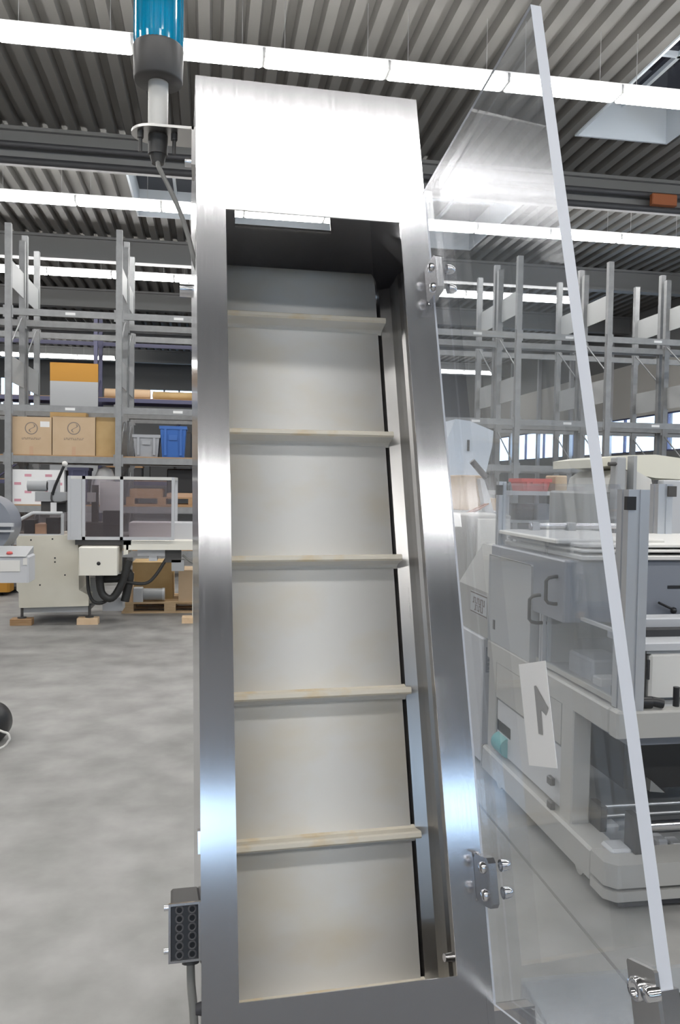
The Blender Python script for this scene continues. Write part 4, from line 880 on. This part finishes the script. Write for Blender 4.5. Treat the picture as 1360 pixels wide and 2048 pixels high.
# guard posts of extruded aluminium
def post(xc, yc, z0, z1, w_=0.045, ma='alu'):
    mb = MB(); s = w_; g = 0.006
    pl = [(-s, -s), (-g, -s), (-g, -s+g), (g, -s+g), (g, -s), (s, -s), (s, -g), (s-g, -g), (s-g, g), (s, g), (s, s), (-s, s), (-s, g), (-s+g, g), (-s+g, -g), (-s, -g)]
    mb.prism([(xc+a, yc+b) for a, b in pl], 'z', z0, z1); return mb.build('guard_post', ma, pm)
pxc = fx(1262, 1200, YF+0.05); zp = fz(1262, 979, YF+0.05)
post(pxc, YF+0.055, zt, zp)
part('post_bracket', 'black', pxc-0.058, pxc-0.02, YF-0.004, YF+0.02, fz(1250, 1020, YF), fz(1250, 993, YF))
yfp = sy(1000, 1100, XS+0.04); zfp = sz(1000, 963, XS+0.04)
post(XS+0.04, yfp, zt-0.25, zfp, 0.022)
part('post_bracket', 'black', XS-0.002, XS+0.03, yfp-0.05, yfp-0.023, sz(1000, 990, XS), sz(1000, 970, XS)); part('post_bracket', 'black', XS-0.002, XS+0.03, yfp-0.05, yfp-0.023, sz(995, 1262, XS), sz(995, 1243, XS))
ymp = sy(1092, 1200, XS+0.04); post(XS+0.04, ymp, zt, sz(1100, 1128, XS+0.04), 0.022)
yr2 = 4.3; x2 = fx(1322, 1010, yr2); post(x2, yr2, zt, fz(1322, 968, yr2), 0.045)
part('post_bracket', 'grey_dark', x2+0.01, x2+0.06, yr2-0.06, yr2-0.046, fz(1322, 993, yr2), fz(1322, 972, yr2))
# clear side guard: tall pane, low pane, rail
zlo = zt+0.01
part('guard_pane', 'guard', XS+0.036, XS+0.044, ymp+0.024, yfp-0.024, zlo+0.02, zfp-0.01)
part('guard_pane', 'guard', XS+0.036, XS+0.044, YF+0.105, ymp-0.024, zlo+0.02, zfp-0.01)
part('guard_rail', 'offwhite', XS+0.03, XS+0.05, YF+0.105, yfp-0.024, zlo-0.002, zlo+0.02)
def handle(x, y0, y1, X):
    ya = sy(x, (y0+y1)/2, X); z0_, z1_ = sz(x, y1, X), sz(x, y0, X); o_ = 0.05
    pts = [(X+0.04, ya-0.0, z1_), (X-0.01, ya, z1_), (X-o_+0.012, ya, z1_-0.006), (X-o_, ya, z1_-0.02), (X-o_, ya, z0_+0.02), (X-o_+0.012, ya, z0_+0.006), (X-0.01, ya, z0_), (X+0.04, ya, z0_)]
    return MB().tube(pts, 0.009, 10).build('handle', 'black', pm)
handle(1112, 1153, 1208, XS+0.0); handle(1078, 1190, 1246, XS+0.0)
part('handle_plate', 'white_paint', XS+0.028, XS+0.036, sy(1118, 1180, XS)-0.012, sy(1118, 1180, XS)+0.03, sz(1118, 1205, XS), sz(1118, 1140, XS))
# white guide frame seen through the guard
yw0, yw1 = sy(1034, 1120, XS+0.10), sy(1006, 1120, XS+0.10); zw0, zw1 = sz(1020, 1172, XS+0.1), sz(1020, 1062, XS+0.1); b_ = 0.02
mb = MB(); X_ = XS+0.10; mb.box(X_, X_+0.012, yw0, yw1, zw0, zw0+b_); mb.box(X_, X_+0.012, yw0, yw1, zw1-b_, zw1); mb.box(X_, X_+0.012, yw0, yw0+b_, zw0+b_, zw1-b_); mb.box(X_, X_+0.012, yw1-b_, yw1, zw0+b_, zw1-b_); mb.box(X_, X_+0.012, (yw0+yw1)/2-0.008, (yw0+yw1)/2+0.008, zw0+b_, zw1-b_); mb.build('guide_frame', 'white_paint', pm)
part('frame_stay', 'white_paint', X_, X_+0.012, yw1-0.02, yw1, zt, zw0)
# upper body and its stacked plates
yu = 3.42; xu = fx(1128, 1180, yu)
part('upper_body', 'grey_blue', xu, XB+0.2, yu, 4.38, fz(1300, 1243, yu), fz(1300, 1121, yu), 0.008)
part('upper_body', 'grey', XS+0.22, xu-0.004, yu+0.35, 4.38, zt, fz(1100, 1130, yu+0.35), 0.008)
for k, (xa, ya_, yb_, d0) in enumerate(((1164, 1112, 1120, 0.0), (1170, 1101, 1106, 0.0), (1176, 1091, 1097, 0.0))):
    part('top_plate', 'white_paint', fx(xa, ya_, yu-0.03), XB+0.25, yu-0.03+0.03*k, 4.4-0.05*k, fz(1300, yb_, yu-0.03), fz(1300, ya_, yu-0.03), 0.004)
part('spacer', 'grey', xu+0.1, XB+0.1, yu+0.12, 4.2, fz(1300, 1121, yu), fz(1300, 1092, yu))
part('feed_table', 'white_paint', fx(1110, 1084, yu+0.15), fx(1330, 1084, yu+0.15), yu+0.15, 4.38, fz(1200, 1087, yu+0.15), fz(1200, 1079, yu+0.15), 0.005)
zz = fz(1150, 1052, 4.3); MB().cyl((fx(1060, 1052, 4.3), 4.3, zz), (fx(1255, 1052, 4.3), 4.3, zz), 0.017, n=14).build('cross_rail', 'chrome', pm)
part('rail_clamp', 'grey', fx(1135, 1060, 4.28), fx(1150, 1060, 4.28), 4.26, 4.33, fz(1140, 1075, 4.28), fz(1140, 1045, 4.28), 0.006)
part('rail_stand', 'grey_light', fx(1062, 1090, 4.3), fx(1076, 1090, 4.3), 4.28, 4.34, fz(1070, 1128, 4.3), zz+0.02)
part('rail_stand', 'grey_light', fx(1246, 1090, 4.3), fx(1256, 1090, 4.3), 4.28, 4.34, fz(1250, 1100, 4.3), zz+0.02)
for (xx, yy, w_, h_) in ((1030, 1090, 18, 20), (1052, 1098, 14, 14)): part('sensor_block', 'white_paint' if xx < 1040 else 'grey_dark', fx(xx, yy, 4.2), fx(xx+w_, yy, 4.2), 4.2, 4.26, zt, fz(xx, yy, 4.2), 0.004)
MB().lathe([(0, 0.01), (0.035, 0.008), (0.045, 0), (0.03, -0.01), (0, -0.012)], (fx(1103, 1106, 3.9), 3.9, fz(1103, 1106, 3.9)), 18).build('pan', 'chrome', pm)
MB().cyl((fx(1103, 1106, 3.9), 3.9, zt), (fx(1103, 1106, 3.9), 3.9, fz(1103, 1106, 3.9)-0.01), 0.01, n=8).build('pan_stem', 'grey', pm)
# items in front: cross bar, clamps, film carriage
part('cross_bar', 'grey_light', fx(1284, 1245, yu-0.2), XB, yu-0.2, yu-0.1, fz(1320, 1258, yu-0.2), fz(1320, 1236, yu-0.2), 0.006)
part('cross_bar_stand', 'grey', XB-0.1, XB-0.02, yu-0.2, yu-0.1, zt, fz(1320, 1258, yu-0.2)); part('cross_bar_stand', 'grey', fx(1284, 1300, yu-0.2), fx(1294, 1300, yu-0.2), yu-0.2, yu-0.1, zt, fz(1320, 1258, yu-0.2))
part('dark_ram', 'dark', fx(1290, 1264, yu-0.25), XB-0.05, yu-0.25, yu-0.21, fz(1320, 1276, yu-0.25), fz(1320, 1257, yu-0.25), 0.006)
MB().tube([(fx(1317, 1205, yu-0.02), yu-0.02, fz(1317, 1205, yu-0.02)), (fx(1346, 1219, yu-0.03), yu-0.03, fz(1346, 1219, yu-0.03))], 0.006, 8).build('clamp_lever', 'black', pm)
MB().lathe([(0, 0.016), (0.012, 0.012), (0.016, 0), (0.012, -0.012), (0, -0.016)], (fx(1347, 1221, yu-0.03), yu-0.03, fz(1347, 1221, yu-0.03)), 12).build('clamp_knob', 'black', pm)
part('slot_strip', 'black', fx(1336, 1173, yu-0.004), XB, yu-0.004, yu+0.002, fz(1350, 1177, yu), fz(1350, 1171, yu))
yk = YF+0.16
part('film_carriage', 'white_paint', fx(1300, 1350, yk), XB-0.2, yk, yk+0.3, fz(1330, 1395, yk), fz(1330, 1308, yk), 0.01)
part('carriage_top', 'grey_light', fx(1284, 1290, yk), XB-0.15, yk-0.01, yk+0.3, fz(1330, 1300, yk), fz(1330, 1284, yk), 0.006); part('carriage_slot', 'grey', fx(1296, 1303, yk), XB-0.2, yk+0.01, yk+0.28, fz(1330, 1308, yk), fz(1330, 1300, yk))
part('carriage_leg', 'grey_dark', fx(1285, 1360, yk), fx(1296, 1360, yk), yk+0.02, yk+0.1, zt-0.01, fz(1290, 1300, yk)); part('carriage_rod', 'dark', fx(1293, 1340, yk-0.01), fx(1297, 1340, yk-0.01), yk-0.02, yk-0.01, fz(1295, 1357, yk), fz(1295, 1318, yk)); part('carriage_foot', 'grey', fx(1300, 1400, yk), XB-0.25, yk+0.03, yk+0.25, zt-0.01, fz(1330, 1395, yk))
mb = MB(); xk, zk = fx(1286, 1405, YF+0.05), zt+0.025; mb.cyl((xk-0.04, YF+0.05, zk), (xk+0.03, YF+0.04, zk), 0.024, n=14); mb.cyl((xk+0.03, YF+0.04, zk+0.004), (xk+0.075, YF+0.03, zk-0.004), 0.02, n=14); mb.build('clamp_handle', 'black', pm)
MB().cyl((fx(1352, 1408, YF+0.06), YF+0.06, zt), (fx(1352, 1408, YF+0.06), YF+0.06, fz(1352, 1374, YF+0.06)), 0.013, n=14).build('grip_peg', 'black', pm)
for xx in (1226, 1237): MB().cyl((fx(xx, 1395, YF+0.25), YF+0.25, zt-0.01), (fx(xx, 1395, YF+0.25), YF+0.25, fz(xx, 1372, YF+0.25)), 0.010, n=12).build('grip_peg', 'rubber', pm)
part('product_tray', 'grey_light', XS+0.15, XS+0.33, yk+0.35, yk+0.6, zt-0.01, zt+0.09, 0.01); part('product_tray', 'white_paint', XS+0.14, XS+0.3, yk+0.25, yk+0.33, zt-0.01, zt+0.03, 0.006)
part('inner_rail', 'white_paint', XS+0.09, XS+0.11, YF+0.2, yk+0.75, fz(1200, 1245, yk+0.3), fz(1200, 1239, yk+0.3)); part('inner_rail_stay', 'grey', XS+0.09, XS+0.11, yk+0.73, yk+0.75, zt, fz(1200, 1245, yk+0.3)); part('inner_rail_stay', 'grey', XS+0.09, XS+0.11, YF+0.2, YF+0.22, zt, fz(1200, 1245, yk+0.3))
# console at the far end, sloped top, name plate on its side
cs0, cs1 = 4.46, 5.13; XC = XS+0.06
zc0, zc1, zc2 = sz(988, 1285, XC), sz(990, 1192, XC), sz(990, 1104, XC)
cn = thing('operator_console', 'off-white sloped operator console at the end of the packing machine', 'console', (XC+0.3, (cs0+cs1)/2, 0))
MB().prism([(XC, zc0), (XC+0.75, zc0), (XC+0.75, zc2), (XC+0.16, zc2), (XC, zc1)], 'y', cs0, cs1).build('console_body', 'offwhite', cn)
part('cabinet', 'grey_light', XC-0.02, XC+0.74, cs0+0.13, cs1+0.1, 0.02, zc0-0.002, 0.008, cn)
part('foot', 'dark', XC+0.02, XC+0.7, cs0+0.2, cs1+0.05, 0, 0.02, 0, cn)
gx0_, gx1_, gz0_, gz1_ = ext(940, 1293, 985, 1343, cs0+0.147)
gr = part('vent_grille', 'grey_blue', XC, XC+0.22, cs0+0.12, cs0+0.1299, gz0_, gz1_, 0, cn)
for i in range(6): part('vent_slat', 'grey', XC+0.01, XC+0.21, cs0+0.114, cs0+0.12, gz0_+(gz1_-gz0_)*(i+0.3)/6, gz0_+(gz1_-gz0_)*(i+0.6)/6, 0, gr)
ya, yb = cs0+0.12, cs0+0.42; za, zb = zc0+(zc1-zc0)*0.42, zc0+(zc1-zc0)*0.92
npl = part('name_plate', 'grey_light', XC-0.003, XC-0.0005, ya, yb, za, zb, 0, cn); npl['label'] = 'grey plate with two lines of dark lettering'
for k in range(2):
    zz = za+(zb-za)*(0.62-0.32*k); yy = ya+0.04+0.03*k
    mb = MB()
    for q in range(7-2*k):
        mb.box(XC-0.005, XC-0.003, yy+q*0.032, yy+q*0.032+0.009, zz-0.02, zz+0.02); mb.box(XC-0.005, XC-0.003, yy+q*0.032+0.009, yy+q*0.032+0.022, zz+(0.012 if q % 2 else -0.02), zz+(0.02 if q % 2 else -0.012))
    mb.build('lettering', 'print', npl)
mb = MB(); mb.box(XC-0.004, XC-0.003, ya, yb, zb-0.012, zb-0.004); mb.box(XC-0.004, XC-0.003, ya, yb, za+0.004, za+0.012); mb.build('plate_border', 'print', npl)
tb = MB().prism([(cs0+0.02, zc2+0.001), (cs0+0.28, zc2+0.001), (cs0+0.28, zc2+0.06), (cs0+0.02, zc2+0.03)], 'x', XC+0.16, XC+0.5).build('key_panel', 'grey_dark', cn)
# white cabinet and pale cover behind
x0, x1, z0, z1 = ext(955, 1038, 1000, 1100, 5.9)
wc = thing('white_cabinet', 'white upright control cabinet with one round lock behind the console', 'cabinet', ((x0+x1)/2, 6.2, 0))
part('body', 'offwhite', x0-0.08, x1+0.1, 5.93, 6.5, 0, z1+0.03, 0.01, wc); dr_ = part('door', 'white_paint', x0, x1+0.08, 5.90, 5.93, 0.2, z1, 0.004, wc)
MB().cyl((fx(974, 1089, 5.9), 5.89, fz(974, 1089, 5.9)), (fx(974, 1089, 5.9), 5.902, fz(974, 1089, 5.9)), 0.013, n=14).build('lock', 'black', dr_)
yv = 8.2; P_ = [(897, 1050), (893, 880), (912, 838), (940, 842), (987, 862), (985, 890), (972, 945), (940, 1000), (925, 1050)]
hd = thing('machine_hood', 'tall pale blue-white plastic machine hood behind the cabinet', 'hood', (fx(930, 1000, yv), yv+0.4, 0))
MB().prism([(fx(x, y, yv), fz(x, y, yv)) for x, y in P_], 'y', yv, yv+0.7).build('shell', 'film', hd)
part('stand', 'grey', fx(900, 1000, yv), fx(924, 1000, yv), yv+0.1, yv+0.6, 0, fz(910, 1049, yv), 0, hd); part('hook', 'grey_dark', fx(934, 890, yv), fx(938, 890, yv), yv-0.02, yv, fz(936, 902, yv), fz(936, 880, yv), 0, hd)
ga = thing('gantry_arm', 'grey slanting machine arm with orange hoses behind the white cabinet', 'machine arm', (fx(965, 1040, 7.2), 7.2, 0))
MB().tube([(fx(944, 922, 7.2), 7.2, fz(944, 922, 7.2)), (fx(972, 955, 7.2), 7.2, fz(972, 955, 7.2))], 0.03, 8).build('arm', 'grey_dark', ga)
MB().prism([(fx(960, 958, 7.2), fz(960, 958, 7.2)), (fx(968, 956, 7.2), fz(968, 956, 7.2)), (fx(990, 1030, 7.2), fz(990, 1030, 7.2)), (fx(972, 1030, 7.2), fz(972, 1030, 7.2))], 'y', 7.2, 7.3).build('arm_plate', 'grey_light', ga)
part('base', 'grey', fx(925, 1060, 7.2), fx(1000, 1060, 7.2), 7.25, 7.8, 0, fz(960, 1022, 7.2), 0.01, ga); part('tray', 'carton', fx(925, 965, 7.25), fx(970, 965, 7.25), 7.32, 7.7, fz(940, 1021, 7.2), fz(940, 950, 7.2), 0.01, ga)
for k in range(2): MB().tube([(fx(940+8*k, 1025, 7.1), 7.2, fz(940, 1027, 7.1)), (fx(955+8*k, 1018, 7.1), 7.15, fz(960, 1018, 7.1)), (fx(978+6*k, 1008, 7.1), 7.2, fz(978, 1008, 7.1))], 0.008, 6).build('hose', 'orange', ga)
# things on the rack shelf and floor beyond
crate((1045, 941, 1102, 966), 11.2, 0.5, 1.62, 'red plastic crate stacked beyond the packing machine', 'red')
x0, x1, z0, z1 = ext(1030, 966, 1160, 1040, 11.2)
tb = thing('work_bench', 'grey work bench carrying the red crate', 'bench', ((x0+x1)/2, 11.5, 0)); part('top', 'grey_light', x0-0.2, x1+0.3, 11.1, 11.9, 1.56, 1.62, 0, tb)
part('shelf', 'grey', x0-0.15, x1+0.25, 11.15, 11.85, 1.15, 1.19, 0, tb)
for xx in (x0-0.18, x1+0.24):
    for yy in (11.12, 11.82): part('leg', 'grey', xx, xx+0.06, yy, yy+0.06, 0, 1.56, 0, tb)
for k, (a, b, c) in enumerate(((0.02, 0.30, 'dark'), (0.34, 0.62, 'grey_blue'), (0.70, 0.95, 'dark'))):
    xx0, xx1 = x0+(x1-x0)*a, x0+(x1-x0)*b
    tag(MB().cbox(xx0, xx1, 11.2, 11.7, 1.191, 1.43, 0.02).build('tool_case', c), ('black tool case at one end of the bench shelf', 'blue-grey tool case in the middle of the bench shelf', 'black tool case beside the blue-grey one')[k], 'case')
tag(MB().cbox(x0+(x1-x0)*0.62, x0+(x1-x0)*0.8, 11.2, 11.6, 1.621, 1.86, 0.02).build('cardboard_box', 'carton'), 'small cardboard box beside the red crate', 'box')
carton((973, 940, 1000, 968), 9.4, 0.4, 1.36, 'grey-brown carton with pink label beyond the arm', ma='carton')
part('under_table', 'grey_light', fx(960, 980, 9.4), fx(1010, 980, 9.4), 9.3, 9.9, 0, 1.36, 0.01, tag(thing('side_cabinet', 'plain grey cabinet under the grey-brown carton', 'cabinet', (fx(985, 1000, 9.4), 9.6, 0)), 'plain grey cabinet under the grey-brown carton', 'cabinet'))
# cream covered machine and column further right
yv = 6.4
cv = thing('covered_machine', 'cream tarpaulin covered machine with a grey column', 'machine', (fx(1320, 1000, yv), yv+0.6, 0))
prof_ = [(1205, 918), (1240, 912), (1280, 909), (1330, 908), (1400, 918), (1400, 960), (1330, 956), (1300, 950), (1275, 940), (1240, 930), (1205, 935)]
MB().prism([(fx(x, y, yv), fz(x, y, yv)) for x, y in prof_], 'y', yv+0.15, yv+1.0).build('cover', 'tarp', cv)
prof_ = [(1225, 985), (1232, 955), (1255, 940), (1285, 942), (1315, 958), (1320, 985)]
MB().prism([(fx(x, y, yv), fz(x, y, yv)) for x, y in prof_], 'y', yv+0.1, yv+0.9).build('cover', 'white_paint', cv)
part('body', 'offwhite', fx(1195, 1000, yv), fx(1420, 1000, yv), yv+0.1, yv+1.0, 0, fz(1300, 985, yv), 0.02, cv); part('column', 'grey', fx(1230, 950, yv), fx(1250, 950, yv), yv-0.02, yv+0.09, 0, fz(1240, 914, yv), 0.01, cv)
part('side_arm', 'grey', fx(1265, 950, yv), fx(1271, 950, yv), yv-0.02, yv+0.09, 0, fz(1268, 912, yv), 0, cv); MB().cyl((fx(1217, 928, yv), yv, fz(1217, 928, yv)), (fx(1236, 928, yv), yv, fz(1236, 928, yv)), 0.018, n=12).build('hinge_arm', 'grey_dark', cv)
part('panel', 'grey_light', fx(1325, 1000, yv), fx(1420, 1000, yv), yv, yv+0.09, 0, fz(1340, 960, yv), 0.01, cv)
part('lower_panel', 'grey_light', fx(1280, 1000, yv), fx(1320, 1000, yv), yv+0.05, yv+0.09, 0, fz(1300, 1000, yv), 0, cv)
#@@RIGHT_END
for o in list(bpy.data.objects):
    for k in ('_o', '_local'):
        if k in o: del o[k]
